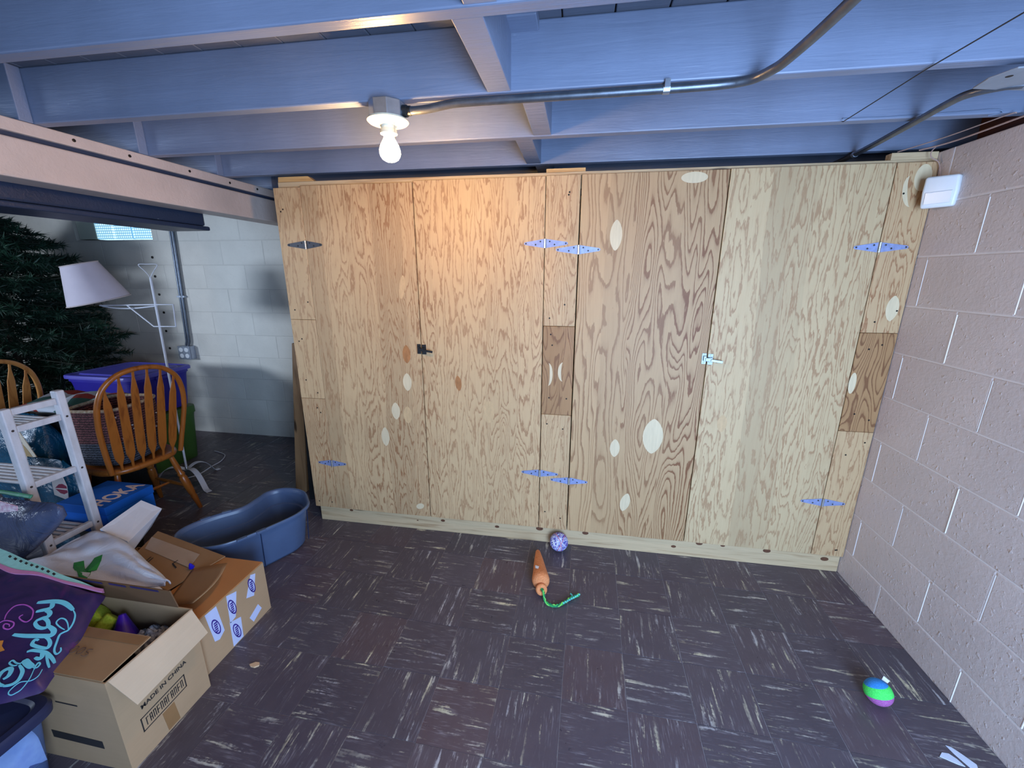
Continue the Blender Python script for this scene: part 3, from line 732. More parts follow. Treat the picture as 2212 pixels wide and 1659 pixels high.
# ------------------------------------------------------------ toys and scraps on the open floor
yb = thing('rubber_band_ball', 'blue and white string-wound ball touching the cabinet base', 'ball', (1.685, -.038, 0))
yc = Vector((1.685, -.038, .052))
obj('core', MB().sphere(yc, .0465, nu=20, nv=12), plain('ball_core', c(118, 118, 168), .8, 0, .3, 60), yb, smooth=180)
cols = [c(206, 210, 232), c(92, 96, 190), c(160, 168, 220), c(228, 228, 236), c(120, 92, 170), c(196, 120, 140)]
for q, col in enumerate(cols):
    mb = MB()
    for k in range(9 if q < 5 else 2):
        ax = Vector((R_.gauss(0, 1), R_.gauss(0, 1), R_.gauss(0, 1))).normalized(); a = ax.orthogonal().normalized(); b2 = ax.cross(a); h = R_.uniform(-.012, .012)
        rr = math.sqrt(.0488**2-h*h)
        mb.tube([yc+ax*h+(a*math.cos(t*PI/12)+b2*math.sin(t*PI/12))*rr for t in range(24)], .0022 if q < 5 else .003, 5, closed=True)
    obj('strand', mb, plain('strand_%d' % q, col, .7, 0, .08, 40, bstr=0), yb, smooth=180)
ca = thing('carrot_toy', 'orange plush carrot dog toy with green braided rope lying on the tiles', 'toy', (1.60, -.25, 0))
cA = Vector((1.572, -.095, .022)); cB = Vector((1.616, -.372, .046)); cd_ = (cB-cA).normalized(); cl = (cB-cA).length
M['plush'] = fabric('orange_plush', c(214, 128, 74), c(232, 152, 100), 160)
prof = [(.0006, 0), (.008, .003), (.0125, .012), (.017, .04), (.024, .09), (.031, .15), (.037, .20), (.042, .235), (.0435, .252), (.041, .266), (.033, .276), (.022, .281), (.0195, .284)]
obj('body', MB().lathe(prof, 22, cA, cd_), M['plush'], ca, smooth=70)
ring = []
rc = cB+cd_*.022+Vector((0, 0, -.014)); ra = cd_.cross(Vector((0, 0, 1))).normalized(); rb = (Vector((0, 0, .8))-cd_*.45).normalized()
obj('top_ring', MB().tube([rc+(ra*math.cos(k*PI/12)+rb*math.sin(k*PI/12))*.0165 for k in range(24)], .0115, 10, closed=True), M['plush'], ca, smooth=180)
sd = Vector((.2, .35, .92)).normalized()
lp = cA+cd_*.205+Vector((-.012, 0, .0365))
obj('label_patch', MB().prism([(-.014, -.010), (.014, -.008), (.012, .012), (-.014, .012)], lp, cd_.cross(Vector((0.33, 0, 1))).normalized()*-1, cd_*-1, .0012), M['white_plastic'], ca)
rope = catmull([rc+Vector((.0, .004, .004)), rc+Vector((.012, -.02, .0)), Vector((1.645, -.445, .009)), Vector((1.69, -.458, .007)), Vector((1.727, -.435, .008)), Vector((1.755, -.405, .008)), Vector((1.80, -.372, .009))], 8)
for k, col in enumerate((c(40, 168, 84), c(120, 214, 96), c(26, 120, 84))):
    pts = []
    for i, p_ in enumerate(rope):
        a = i*.8+k*2.1; pts.append(p_+Vector((math.cos(a)*.0035, math.sin(a)*.0035, math.sin(a)*.003+.002)))
    obj('rope_strand', MB().tube(pts, .0034, 6), plain('rope_%d' % k, col, .8, 0, .15, 90), ca, smooth=180)
bd = MB()
for i in range(9):
    t_ = i/8; p_ = Vector((1.728, -.437, .009)).lerp(Vector((1.80, -.372, .009)), t_); bd.sphere(p_+Vector((0, 0, .003)), .0052, .0052, .0052, 8, 6)
bd.tube(catmull([Vector((1.765, -.402, .009)), Vector((1.768, -.385, .010)), Vector((1.758, -.37, .009))], 4), .004, 6)
obj('knotted_end', bd, plain('rope_teal', c(96, 190, 190), .8, 0, .1, 90), ca, smooth=180)

fbx, fby = 2.868, -.705
fb = thing('felt_ball', 'blue, green and pink felt ball on the floor near the right wall', 'ball', (fbx, fby, 0))
def ball_cap(t0, t1, r=.043):
    """zone of a sphere about a tilted axis between two polar angles"""
    mb = MB(); prof = [(max(2e-4, math.sin(t0+(t1-t0)*i/10))*r, math.cos(t0+(t1-t0)*i/10)*r) for i in range(11)]
    return mb.lathe(prof, 28, (fbx, fby, .0435), Vector((-.22, .42, .86)), cap0=False, cap1=False)
obj('blue_panel', ball_cap(.0001, .95), fabric('felt_blue', c(44, 130, 214), c(60, 150, 232), 300), fb, smooth=180)
obj('green_panel', ball_cap(.95, 1.72), fabric('felt_green', c(60, 206, 84), c(84, 226, 104), 300), fb, smooth=180)
obj('pink_panel', ball_cap(1.72, PI-.0001), fabric('felt_pink', c(150, 76, 140), c(176, 100, 164), 300), fb, smooth=180)
obj('tag', MB().hexa([(fbx+.024, fby+.028, .070), (fbx+.038, fby+.020, .066), (fbx+.038, fby+.0215, .067), (fbx+.024, fby+.0295, .071)], [(fbx+.034, fby+.036, .078), (fbx+.048, fby+.026, .070), (fbx+.048, fby+.0275, .071), (fbx+.034, fby+.0375, .079)]), M['white_plastic'], fb)
M['chip'] = plain('white_chip', c(206, 214, 232), .7, 0, .05, 40)
def scrap(poly, label, h=.0016, mat='chip', group=None):
    cx_2 = sum(p[0] for p in poly)/len(poly); cy_2 = sum(p[1] for p in poly)/len(poly)
    single('floor_scrap', MB().prism(poly, (0, 0, .0003), (1, 0, 0), (0, 1, 0), h), M[mat], label, 'scrap', (cx_2, cy_2, 0), group)
scrap([(2.950,-.872),(2.966,-.858),(2.985,-.858),(2.998,-.872),(3.006,-.892),(2.990,-.889),(2.972,-.882)], 'left one of two white paint flakes on the floor at bottom right')
scrap([(2.996,-.832),(3.010,-.836),(3.028,-.856),(3.046,-.880),(3.036,-.902),(3.022,-.900),(3.012,-.878),(3.002,-.856)], 'larger white paint flake on the floor nearest the right wall')
M['fluff'] = plain('tan_fluff', c(214, 178, 140), .9, 0, .1, 90)
scrap([(.512,-.948),(.528,-.935),(.545,-.934),(.552,-.945),(.540,-.955),(.522,-.954)], 'small tan crumb on the tiles beside the brown carton', .006, 'fluff')

# ------------------------------------------------------------ chairs
M['oak'] = board('honey_oak', c(160, 92, 36), c(122, 64, 24), 'z', 1.0, .30, False)
M['oakl'] = board('light_oak', c(190, 132, 72), c(160, 100, 50), 'z', 1.0, .35, False)
def make_chair(label, loc, theta, mat, group=None):
    ch = thing('windsor_chair', label, 'chair', loc, group)
    ex = Vector((math.cos(theta), math.sin(theta), 0)); ey = Vector((-math.sin(theta), math.cos(theta), 0)); L = Vector(loc)
    P = lambda x, y, z: L+ex*x+ey*y+Vector((0, 0, z))
    # seat: rounded, dished
    mb = MB()
    def seat(u, v, top):
        a = 2*PI*u; wx = .205+.012*math.sin(a); wy = .205
        sx = abs(math.cos(a))**.62*(1 if math.cos(a) >= 0 else -1)*wx; sy = abs(math.sin(a))**.62*(1 if math.sin(a) >= 0 else -1)*wy
        return sx, sy
    rings_ = [(.80, .400), (.97, .404), (1.0, .417), (.985, .430), (.93, .436), (.70, .428), (.35, .420), (.02, .418)]
    k0 = len(mb.v); n_ = 40
    for r, z in rings_:
        for i in range(n_):
            sx, sy = seat(i/n_, 0, 0); mb.v.append(tuple(P(sx*r, sy*r, z)))
    for j in range(len(rings_)-1):
        for i in range(n_):
            i2 = (i+1) % n_; mb.f.append((j*n_+i, j*n_+i2, (j+1)*n_+i2, (j+1)*n_+i))
    mb.f.append(tuple(range(n_-1, -1, -1))); mb.f.append(tuple((len(rings_)-1)*n_+i for i in range(n_)))
    obj('seat', mb, mat, ch, smooth=60)
    by = lambda z: -.185-.10*max(0, (z-.43))/.57-.02*max(0, (z-.43)/.57)**2
    hp = [(-.178, .428), (-.188, .52), (-.200, .64), (-.205, .74), (-.198, .84), (-.168, .925), (-.10, .985), (0, 1.004), (.10, .985), (.172, .925), (.205, .84), (.214, .74), (.204, .64), (.186, .52), (.172, .428)]
    pts = catmull([P(x, by(z), z) for x, z in hp], 5)
    obj('hoop', MB().tube(pts, .0135, 12), mat, ch, smooth=70)
    def hoop_z(x):
        a = abs(x)/.222
        return .74+.262*math.sqrt(max(0, 1-a**2.3))
    for q in range(6):
        xb = -.128+.256*q/5; xt = xb*1.28
        zt = hoop_z(xt)-.004; mb = MB(); zb = .430
        secs = [(0, .006), (.07, .006), (.16, .021), (.30, .0225), (.62, .020), (.80, .017), (.93, .006), (1.0, .0055)]
        k = len(mb.v)
        for tt, w in secs:
            z = zb+(zt-zb)*tt; x = xb+(xt-xb)*tt
            for sx, sy in ((-1, -1), (1, -1), (1, 1), (-1, 1)):
                mb.v.append(tuple(P(x+sx*w, by(z)+sy*.0045, z)))
        for i in range(len(secs)-1):
            for j in range(4): mb.f.append((k+i*4+j, k+i*4+(j+1) % 4, k+(i+1)*4+(j+1) % 4, k+(i+1)*4+j))
        mb.f.append((k+3, k+2, k+1, k)); e = k+(len(secs)-1)*4; mb.f.append((e, e+1, e+2, e+3))
        obj('arrow_slat', mb, mat, ch, bevel=.002, seg=1)
    leg_prof = [(.012, 0), (.014, .05), (.018, .10), (.0155, .115), (.019, .13), (.0225, .20), (.0215, .255), (.016, .265), (.0205, .275), (.0205, .285), (.015, .295), (.0165, .33), (.0145, .40), (.013, .43)]
    legs = {}
    for nm2, (tx, ty), (bx, by2) in (('rl', (-.135, -.135), (-.215, -.195)), ('rr', (.135, -.135), (.215, -.185)), ('fl', (-.14, .13), (-.205, .20)), ('fr', (.14, .13), (.205, .20))):
        a = P(bx, by2, 0.0); b2 = P(tx, ty, .402); d = b2-a
        obj('leg', MB().lathe([(r, z*d.length/.43) for r, z in leg_prof], 14, a, d), mat, ch, smooth=50); legs[nm2] = (a, b2)
    mid = lambda n2, t: legs[n2][0].lerp(legs[n2][1], t)
    for s_ in 'lr':
        a, b2 = mid('r'+s_, .42), mid('f'+s_, .42)
        obj('stretcher', MB().tube([a, a.lerp(b2, .3), a.lerp(b2, .5), a.lerp(b2, .7), b2], [.007, .010, .0125, .010, .007], 10), mat, ch, smooth=60)
    a = mid('rl', .42).lerp(mid('fl', .42), .5); b2 = mid('rr', .42).lerp(mid('fr', .42), .5)
    obj('stretcher', MB().tube([a, a.lerp(b2, .5), b2], [.007, .012, .007], 10), mat, ch, smooth=60)
    return ch
make_chair('honey oak arrow-back chair seen from behind, next to the blue shoe box', (-.911, -.162, 0), math.radians(79), M['oak'])
make_chair('second lighter oak chair, only its hoop back showing behind the white rack', (-1.93, -.22, 0), math.radians(84), M['oakl'])

# woven bag on the seat
wv = thing('woven_basket', 'maroon and charcoal woven bag standing on the oak chair seat', 'basket', (-.93, -.16, .437))
def weave(name, c1, c2):
    m, t, b, n, l = nt(name)
    w1 = N(t, 'ShaderNodeTexWave'); w1.bands_direction = 'Z'; w1.inputs['Scale'].default_value = 22; w1.inputs['Distortion'].default_value = 4.0; w1.inputs['Detail Scale'].default_value = 6
    l.new(coords(t), w1.inputs['Vector'])
    f = noise(t, coords(t, (60, 60, 20)), 1.0, 2)
    r = ramp(t, [(.25, c1), (.75, c2)]); l.new(math_n(t, 'ADD', math_n(t, 'MULTIPLY', w1.outputs['Fac'], .6), math_n(t, 'MULTIPLY', f, .4)), r.inputs[0])
    l.new(r.outputs[0], b.inputs['Base Color']); b.inputs['Roughness'].default_value = .85
    bump(t, b, w1.outputs['Fac'], .8, .008); return m
def rrect(u, hx, hy, k=.5):
    a = 2*PI*u; return (abs(math.cos(a))**k*(1 if math.cos(a) >= 0 else -1)*hx, abs(math.sin(a))**k*(1 if math.sin(a) >= 0 else -1)*hy)
def loft(secs, cx, cy, n_=32, rot=0.0, k=.5, capb=True, capt=False):
    mb = MB(); cr, sr = math.cos(rot), math.sin(rot)
    for hx, hy, z in secs:
        for i in range(n_):
            x, y = rrect(i/n_, hx, hy, k); mb.v.append((cx+x*cr-y*sr, cy+x*sr+y*cr, z))
    for j in range(len(secs)-1):
        for i in range(n_):
            i2 = (i+1) % n_; mb.f.append((j*n_+i, j*n_+i2, (j+1)*n_+i2, (j+1)*n_+i))
    if capb: mb.f.append(tuple(range(n_-1, -1, -1)))
    if capt: mb.f.append(tuple((len(secs)-1)*n_+i for i in range(n_)))
    return mb
obj('lower_band', loft([(.135, .15, .4375), (.150, .165, .46), (.152, .167, .56), (.150, .165, .575)], -.935, -.158, 36, .17), weave('weave_charcoal', c(30, 32, 40), c(92, 94, 106)), wv, smooth=60)
obj('upper_band', loft([(.151, .166, .5755), (.150, .168, .66), (.146, .168, .76), (.140, .162, .765), (.138, .160, .70), (.135, .158, .60)], -.935, -.158, 36, .17, capb=False, capt=True), weave('weave_maroon', c(50, 20, 24), c(128, 74, 76)), wv, smooth=60)
obj('rim', MB().tube([(-.935+x*math.cos(.17)-y*math.sin(.17), -.158+x*math.sin(.17)+y*math.cos(.17), .768) for x, y in [rrect(i/36, .145, .166) for i in range(36)]], .009, 8, closed=True), fabric('rim_cord', c(150, 120, 90), c(196, 176, 150), 70), wv, smooth=180)
sp_ = MB()
for q in range(26):
    a = R_.uniform(-.16, .16); z = R_.uniform(.59, .75); x, y = .151, a
    sp_.sphere((-.935+x*math.cos(.17)-y*math.sin(.17), -.158+x*math.sin(.17)+y*math.cos(.17), z), .006, .006, .005, 8, 5)
obj_split('bead', sp_, plain('pale_beads', c(206, 190, 184), .6, 0, .1, 9, bstr=0), wv, smooth=180)

# ------------------------------------------------------------ left corner: totes, lamp, tree, dark bin
def tote(name, label, x0, x1, y0, y1, z0, z1, mat, lidmat=None, zl=0, group=None, cat='bin', handles=True):
    t_ = thing(name, label, cat, ((x0+x1)/2, (y0+y1)/2, z0), group)
    cx, cy, hx, hy = (x0+x1)/2, (y0+y1)/2, (x1-x0)/2, (y1-y0)/2
    H = z1-z0
    obj('body', loft([(hx-.05, hy-.05, z0), (hx-.045, hy-.045, z0+.01), (hx-.022, hy-.022, z0+H*.80), (hx-.018, hy-.018, z0+H*.86), (hx-.012, hy-.012, z0+H*.862), (hx-.012, hy-.012, z1-.02), (hx-.014, hy-.014, z1-.004)], cx, cy, 48, 0, .22, capt=True), mat, t_, smooth=35)
    if lidmat is not None:
        obj('lid', loft([(hx, hy, z1-.022), (hx, hy, z1-.002), (hx-.004, hy-.004, z1+.004), (hx-.022, hy-.022, z1+.005), (hx-.030, hy-.030, z1-.001), (hx-.06, hy-.06, z1-.001), (hx-.068, hy-.068, z1+.008)], cx, cy, 48, 0, .18, capb=True, capt=True), lidmat, t_, smooth=35)
    if handles:
        hm_ = MB()
        for sx in (-1, 1): hm_.box(cx+sx*(hx-.012)-.012, cx+sx*(hx-.012)+.012, cy-.07, cy+.07, z1-.055, z1-.03)
        obj_split('handle', hm_, mat, t_, bevel=.004)
    return t_
M['greenp'] = plain('green_plastic', c(62, 96, 40), .38, 0, .08, 5, bstr=.05)
M['purplep'] = plain('violet_plastic', c(46, 40, 150), .32, 0, .08, 5, bstr=.05)
M['lidp'] = plain('violet_lid', c(84, 80, 176), .35, 0, .08, 5, bstr=.05)
tote('storage_tote', 'green plastic tote on the floor, bottom of the stack behind the oak chair', -1.985, -1.365, .30, .775, 0.0, .455, M['greenp'], None)
tote('storage_tote', 'violet plastic tote with lid, topmost of the stack behind the oak chair', -1.99, -1.372, .29, .79, .458, .778, M['purplep'], M['lidp'])

lw = plain('white_lamp_paint', c(206, 208, 216), .35, 0, .04, 9, bstr=0)
fl = thing('floor_lamp', 'white swing-arm floor lamp with a tilted pleated shade by the Christmas tree', 'lamp', (-1.092, .313, 0))
hub = Vector((-1.092, .313, .10)); top = Vector((-1.044, .313, 1.474))
obj('pole', MB().tube([hub, top], .0072, 12), lw, fl, smooth=60)
obj('finial', MB().lathe([(.008, -.005), (.011, 0), (.011, .012), (.007, .018), (.007, .03)], 12, hub+Vector((0, 0, -.005)), (0, 0, 1)), M['screwb'], fl, smooth=40)
def strap_foot(end, rise=.035):
    mb = MB(); end = Vector(end); d = (end-hub); d.z = 0; Ln = d.length; d.normalize(); sd2 = Vector((-d.y, d.x, 0)); prof_ = [(0, .09), (.22, .115), (.42, .118), (.62, .095), (.78, .05), (.90, .008), (1.0, .0035), (1.06, .003)]
    pr_ = catmull([hub*1.0+d*(Ln*t)-Vector((0, 0, hub.z-z)) for t, z in prof_], 4)
    k = len(mb.v)
    for p_ in pr_:
        for sx, sz in ((-1, 0), (1, 0), (1, 1), (-1, 1)): mb.v.append(tuple(p_+sd2*.017*sx+Vector((0, 0, .0028*sz))))
    for i in range(len(pr_)-1):
        for j in range(4): mb.f.append((k+i*4+j, k+i*4+(j+1) % 4, k+(i+1)*4+(j+1) % 4, k+(i+1)*4+j))
    mb.f.append((k+3, k+2, k+1, k)); e = k+(len(pr_)-1)*4; mb.f.append((e, e+1, e+2, e+3))
    return mb
for e in ((-.812, .196, 0), (-1.03, .505, 0), (-1.31, .225, 0)): obj('foot', strap_foot(e), lw, fl, smooth=40)
arm = MB()
arm.tube([(-1.50, .313, 1.289), (-1.049, .313, 1.301), (-.912, .313, 1.303), (-.927, .313, 1.158), (-1.10, .313, 1.154), (-1.276, .313, 1.292)], .0048, 8)
arm.tube(catmull([(-1.50, .325, 1.285), (-1.40, .33, 1.272), (-1.25, .33, 1.272), (-1.049, .32, 1.292)], 5), .0055, 8)
obj('swing_arm', arm, lw, fl, smooth=60)
obj('harp', MB().tube(catmull([top, (-1.075, .313, 1.515), (-1.112, .313, 1.548), (-1.108, .313, 1.560), (-1.05, .313, 1.560), (-.985, .313, 1.560), (-.975, .313, 1.548), (-1.01, .313, 1.515), top], 5), .0026, 6), lw, fl, smooth=180)
# shade: tilted cone with an upper and a lower rim
sb = Vector((-1.49, .313, 1.322)); wv_ = Vector((.58, .81, 0)).normalized(); sup = (wv_*-.225+Vector((0, 0, .974))).normalized(); sa = sb+sup*.245; sax = -sup; sl = .245
obj('shade', MB().lathe([(.095, 0), (.168, sl), (.165, sl), (.092, .002)], 40, sa, sax, cap0=False, cap1=False), plain('shade_cloth', c(206, 196, 206), .85, 0, .05, 7), fl, smooth=50)
obj('shade_trim', MB().tube([sa+(sax.orthogonal().normalized()*math.cos(k*PI/16)+sax.cross(sax.orthogonal().normalized())*math.sin(k*PI/16))*.095 for k in range(32)], .004, 6, closed=True).tube([sb+(sax.orthogonal().normalized()*math.cos(k*PI/16)+sax.cross(sax.orthogonal().normalized())*math.sin(k*PI/16))*.168 for k in range(32)], .004, 6, closed=True), plain('shade_trim_cloth', c(196, 182, 178), .85, 0, .1, 30), fl, smooth=180)
single('lamp_cord', MB().tube(catmull([(-1.35, .80, .006), (-1.29, .785, .005), (-1.19, .74, .005), (-1.13, .64, .005), (-1.12, .54, .005), (-1.10, .40, .006), (-1.12, .33, .012)], 7), .0038, 7), lw, 'thin white power cord looped on the floor by the lamp foot', 'cord', (-1.2, .7, 0), smooth=180)

# christmas tree
tr = thing('christmas_tree', 'tall dark green artificial Christmas tree in the far left corner', 'tree', (-2.78, .56, 0))
obj('trunk', MB().lathe([(.022, 0), (.022, 1.2), (.012, 1.94)], 10, (-2.78, .56, 0)), plain('tree_trunk', c(50, 40, 30), .9, 0, .2, 20), tr, smooth=50)
obj_split('stand', MB().bar((-3.05, .40, .012), (-2.51, .72, .012), .03, .02).bar((-2.94, .83, .012), (-2.62, .29, .012), .03, .02), M['screw'], tr)
mgr, t, b_, n_, l_ = nt('tree_needles')
tcn = noise(t, coords(t), 3.5, 3, .6); rr_ = ramp(t, [(.3, c(14, 34, 26)), (.6, c(28, 62, 44)), (.8, c(52, 84, 58))]); l_.new(tcn, rr_.inputs[0]); l_.new(rr_.outputs[0], b_.inputs['Base Color']); b_.inputs['Roughness'].default_value = .55
nd = MB(); TR = random.Random(5)
def tree_r(z):
    if z < .35: return .80
    if z < 1.3: return .80-.20*(z-.35)/.95
    if z < 1.8: return .60-.17*(z-1.3)/.5
    return .43*max(.15, (2.0-z)/.2)
def needle(p, d, ln, w):
    s_ = d.cross(Vector((TR.gauss(0, 1), TR.gauss(0, 1), TR.gauss(0, 1))))
    if s_.length < 1e-4: return
    s_.normalize(); k = len(nd.v)
    nd.v += [tuple(p-s_*w), tuple(p+s_*w), tuple(p+d*ln)]; nd.f.append((k, k+1, k+2))
branches = MB()
for q in range(400):
    z = .28+1.66*(q/400.0)**.92; az = q*2.39996+TR.uniform(-.2, .2); L_ = tree_r(z)*TR.uniform(.78, 1.08)
    o_ = Vector((-2.78, .56, z)); dr = Vector((math.cos(az), math.sin(az), TR.uniform(-.10, .30)*(1 if z < 1.75 else .3)))
    tipd = dr*L_+Vector((0, 0, -.10*L_))
    if (o_+tipd).y > 1.17: tipd *= max(.2, (1.17-o_.y)/max(tipd.y, .01))
    if (o_+tipd).z > 1.98: tipd.z = 1.98-o_.z
    branches.bar(o_, o_+tipd*.86, .007, .007)
    nb = int(90*L_/.6)
    for i in range(nb):
        t_ = .18+.82*(i+TR.random())/nb; p_ = o_+tipd*t_+Vector((0, 0, -.06*math.sin(t_*2)*L_))
        for _ in range(2):
            d = (tipd.normalized()*.75+Vector((TR.gauss(0, 1), TR.gauss(0, 1), TR.gauss(0, 1)))*.55).normalized()
            ln = TR.uniform(.045, .085)
            if (p_+d*ln).y < 1.195 and (p_+d*ln).z < 1.995 and not (max(p_.x, (p_+d*ln).x) > -2.03 and .2 < p_.y < .9 and p_.z < .85): needle(p_, d, ln, .0055)
obj('branch', branches, plain('branch_wire', c(40, 46, 34), .8, 0, .1, 20, bstr=0), tr, kind='stuff', fixn=False)
obj('needles', nd, mgr, tr, kind='stuff', fixn=False)

# dark bin with folded Christmas cloth, and two teal sacks behind the rack
M['blackf'] = fabric('black_fabric', c(12, 12, 14), c(26, 26, 30), 90)
bn = thing('fabric_bin', 'black square fabric bin between the white rack and the oak chair', 'bin', (-1.31, -.03, 0))
obj('body', MB().box(-1.50, -1.135, -.205, .15, 0.0, .70), M['blackf'], bn, bevel=.012)
obj('trim', MB().tube([(-1.50, -.205, .70), (-1.135, -.205, .70), (-1.135, .15, .70), (-1.50, .15, .70)], .006, 8, closed=True), plain('bin_trim', c(70, 66, 40), .8, 0, .1, 9), bn)
xm, t, b_, n_, l_ = nt('christmas_cloth')
vo = N(t, 'ShaderNodeTexVoronoi'); vo.inputs['Scale'].default_value = 9; vo.feature = 'F1'; l_.new(coords(t, (1, 1, 1)), vo.inputs['Vector'])
cs_ = N(t, 'ShaderNodeSeparateColor'); l_.new(vo.outputs['Color'], cs_.inputs[0])
rx_ = ramp(t, [(0, c(40, 90, 84)), (.25, c(190, 196, 206)), (.5, c(150, 44, 34)), (.7, c(176, 214, 206)), (.85, c(50, 60, 70))], 'CONSTANT'); l_.new(cs_.outputs[0], rx_.inputs[0]); l_.new(rx_.outputs[0], b_.inputs['Base Color']); b_.inputs['Roughness'].default_value = .85
xc = MB()
xc.grid(lambda u, v: (-1.53+.42*u+.02*math.sin(v*7), -.25+.34*v, .7105+.035*abs(math.sin(u*7+v*2))*(1-abs(2*v-1))**.3+.012*math.sin(v*11+u*4)*0+.006), 22, 16)
xg = single('folded_cloth', xc, xm, 'folded red, white and teal Christmas cloth on top of the black bin', 'cloth', (-1.33, -.08, .705), smooth=180)
sol = xg.modifiers.new('thickness', 'SOLIDIFY'); sol.thickness = .02; sol.offset = 1

M['teal'] = plastic_film('teal_film', c(14, 74, 104), .35, .22, 14, .8)
def sack(label, cx, cy, hx, hy, z0, z1, mat, seed, rot=0.0, cat='bag', tagparts=None):
    rs = random.Random(seed); ph = [rs.uniform(0, 6) for _ in range(8)]
    t_ = thing('plastic_sack', label, cat, (cx, cy, z0))
    mb = MB(); n_ = 40; m_ = 16
    for j in range(m_+1):
        v = j/m_; z = z0+(z1-z0)*v; k = (math.sin(PI*(.12+.80*v)))**.45
        flat = 1.0 if v < .8 else max(.18, 1-(v-.8)*4.2)
        for i in range(n_):
            x, y = rrect(i/n_, hx*k, hy*k*flat, .55); a = 2*PI*i/n_
            w = 1+.03*math.sin(3*a+ph[0]+5*v)+.025*math.sin(7*a+ph[1]-9*v)+.02*math.sin(11*a+ph[2]+17*v)
            x *= w; y *= w; mb.v.append((cx+x*math.cos(rot)-y*math.sin(rot), cy+x*math.sin(rot)+y*math.cos(rot), z+.006*math.sin(5*a+ph[3])*v))
    for j in range(m_):
        for i in range(n_):
            i2 = (i+1) % n_; mb.f.append((j*n_+i, j*n_+i2, (j+1)*n_+i2, (j+1)*n_+i))
    mb.f.append(tuple(range(n_-1, -1, -1))); mb.f.append(tuple(m_*n_+i for i in range(n_)))
    obj('body', mb, mat, t_, smooth=180)
    return t_
s1 = sack('glossy teal plastic sack with a cream and green label behind the rack', -1.385, -.315, .235, .085, .002, .73, M['teal'], 3)
yk = -.417
lab = [(-1.305, .672), (-1.235, .676), (-1.165, .520), (-1.150, .445), (-1.200, .395), (-1.252, .42), (-1.264, .545), (-1.292, .625)]
obj('label', MB().prism([(x, z) for x, z in lab], (0, yk, 0), (1, 0, 0), (0, 0, 1), .003), plain('cream_label', c(214, 204, 186), .5, 0, .06, 9), s1)
gl = MB()
for cx_1, cz_1, a_, b1, rt in ((-1.272, .645, .035, .016, .1), (-1.268, .598, .034, .018, .25), (-1.195, .468, .050, .012, .35), (-1.185, .430, .048, .012, .3)):
    gl.prism([(math.cos(k*PI/8)*a_*math.cos(rt)-math.sin(k*PI/8)*b1*math.sin(rt), math.cos(k*PI/8)*a_*math.sin(rt)+math.sin(k*PI/8)*b1*math.cos(rt)) for k in range(16)], (cx_1, yk-.0032, cz_1), (1, 0, 0), (0, 0, 1), .0006)
obj_split('leaf_print', gl, plain('leaf_green', c(76, 100, 70), .6, 0, .1, 9), s1)
ov = MB().prism([(math.cos(k*PI/10)*.021+math.sin(k*PI/10)*-.03, math.sin(k*PI/10)*.062) for k in range(20)], (-1.226, yk-.0032, .548), (1, 0, 0), (0, 0, 1), .0006)
obj('oval_print', ov, plain('oval_tan', c(172, 146, 104), .6, 0, .1, 9), s1)
s2 = sack('shorter teal plastic sack behind the rack with a red lips print', -1.02, -.475, .21, .052, .002, .55, M['teal'], 9)
lq = MB().prism([(-.052, -.05), (.03, -.075), (.045, .01), (.035, .06), (-.04, .05)], (-.865, -.536, .435), (1, 0, 0), (0, 0, 1), .003)
obj('label', lq, plain('white_label', c(214, 210, 210), .5, 0, .05, 9), s2)
lips = MB()
for sgn in (1, -1): lips.prism([(-.038, .0+sgn*.003), (-.01, sgn*.026), (.012, sgn*.030), (.036, sgn*.018), (.036, sgn*.005)][::sgn], (-.858, -.5393, .425), (1, 0, 0), (.12, 0, 1), .0006)
obj_split('lips_print', lips, plain('lips_red', c(134, 36, 70), .5, 0, .1, 9), s2)

# ------------------------------------------------------------ white slatted rack
M['whitewash'] = plain('whitewashed_wood', c(204, 202, 206), .55, 0, .14, 26, (1, 1, .4), .3, 80)
rk = thing('slatted_rack', 'white worn wooden slatted shelf rack standing at the left', 'rack', (-.87, -.74, 0))
RX, RL = -.526, -1.22
YA, YB = -.648, -.832
for x, y, zt in ((RX, YA, 1.0), (RX, YB, .972), (RL, YA, 1.0), (RL, YB, .972)):
    obj('post', MB().box(x-.017, x+.017, y-.017, y+.017, .001, zt), M['whitewash'], rk, bevel=.006)
for x in (RX, RL):
    for z in (.954, .880, .628, .342):
        obj('end_rail', MB().box(x-.011, x+.011, YB+.0175, YA-.0175, z-.014, z+.014), M['whitewash'], rk, bevel=.003)
for z in (.876, .624, .338):
    for q in range(6):
        y = YB+.030+(YA-YB-.06)*q/5; obj('slat', MB().box(RL+.0115, RX-.0115, y-.0075, y+.0075, z-.006, z+.007), M['whitewash'], rk, bevel=.004)
scm = MB()
for y in (YA, YB):
    for z in (.880, .628, .342): scm.lathe([(.0050, 0), (.0045, .001)], 10, (RX+.017, y, z), (1, 0, 0))
obj_split('screw', scm, plain('rust_screw', c(76, 68, 66), .5, .5, .2, 40), rk)

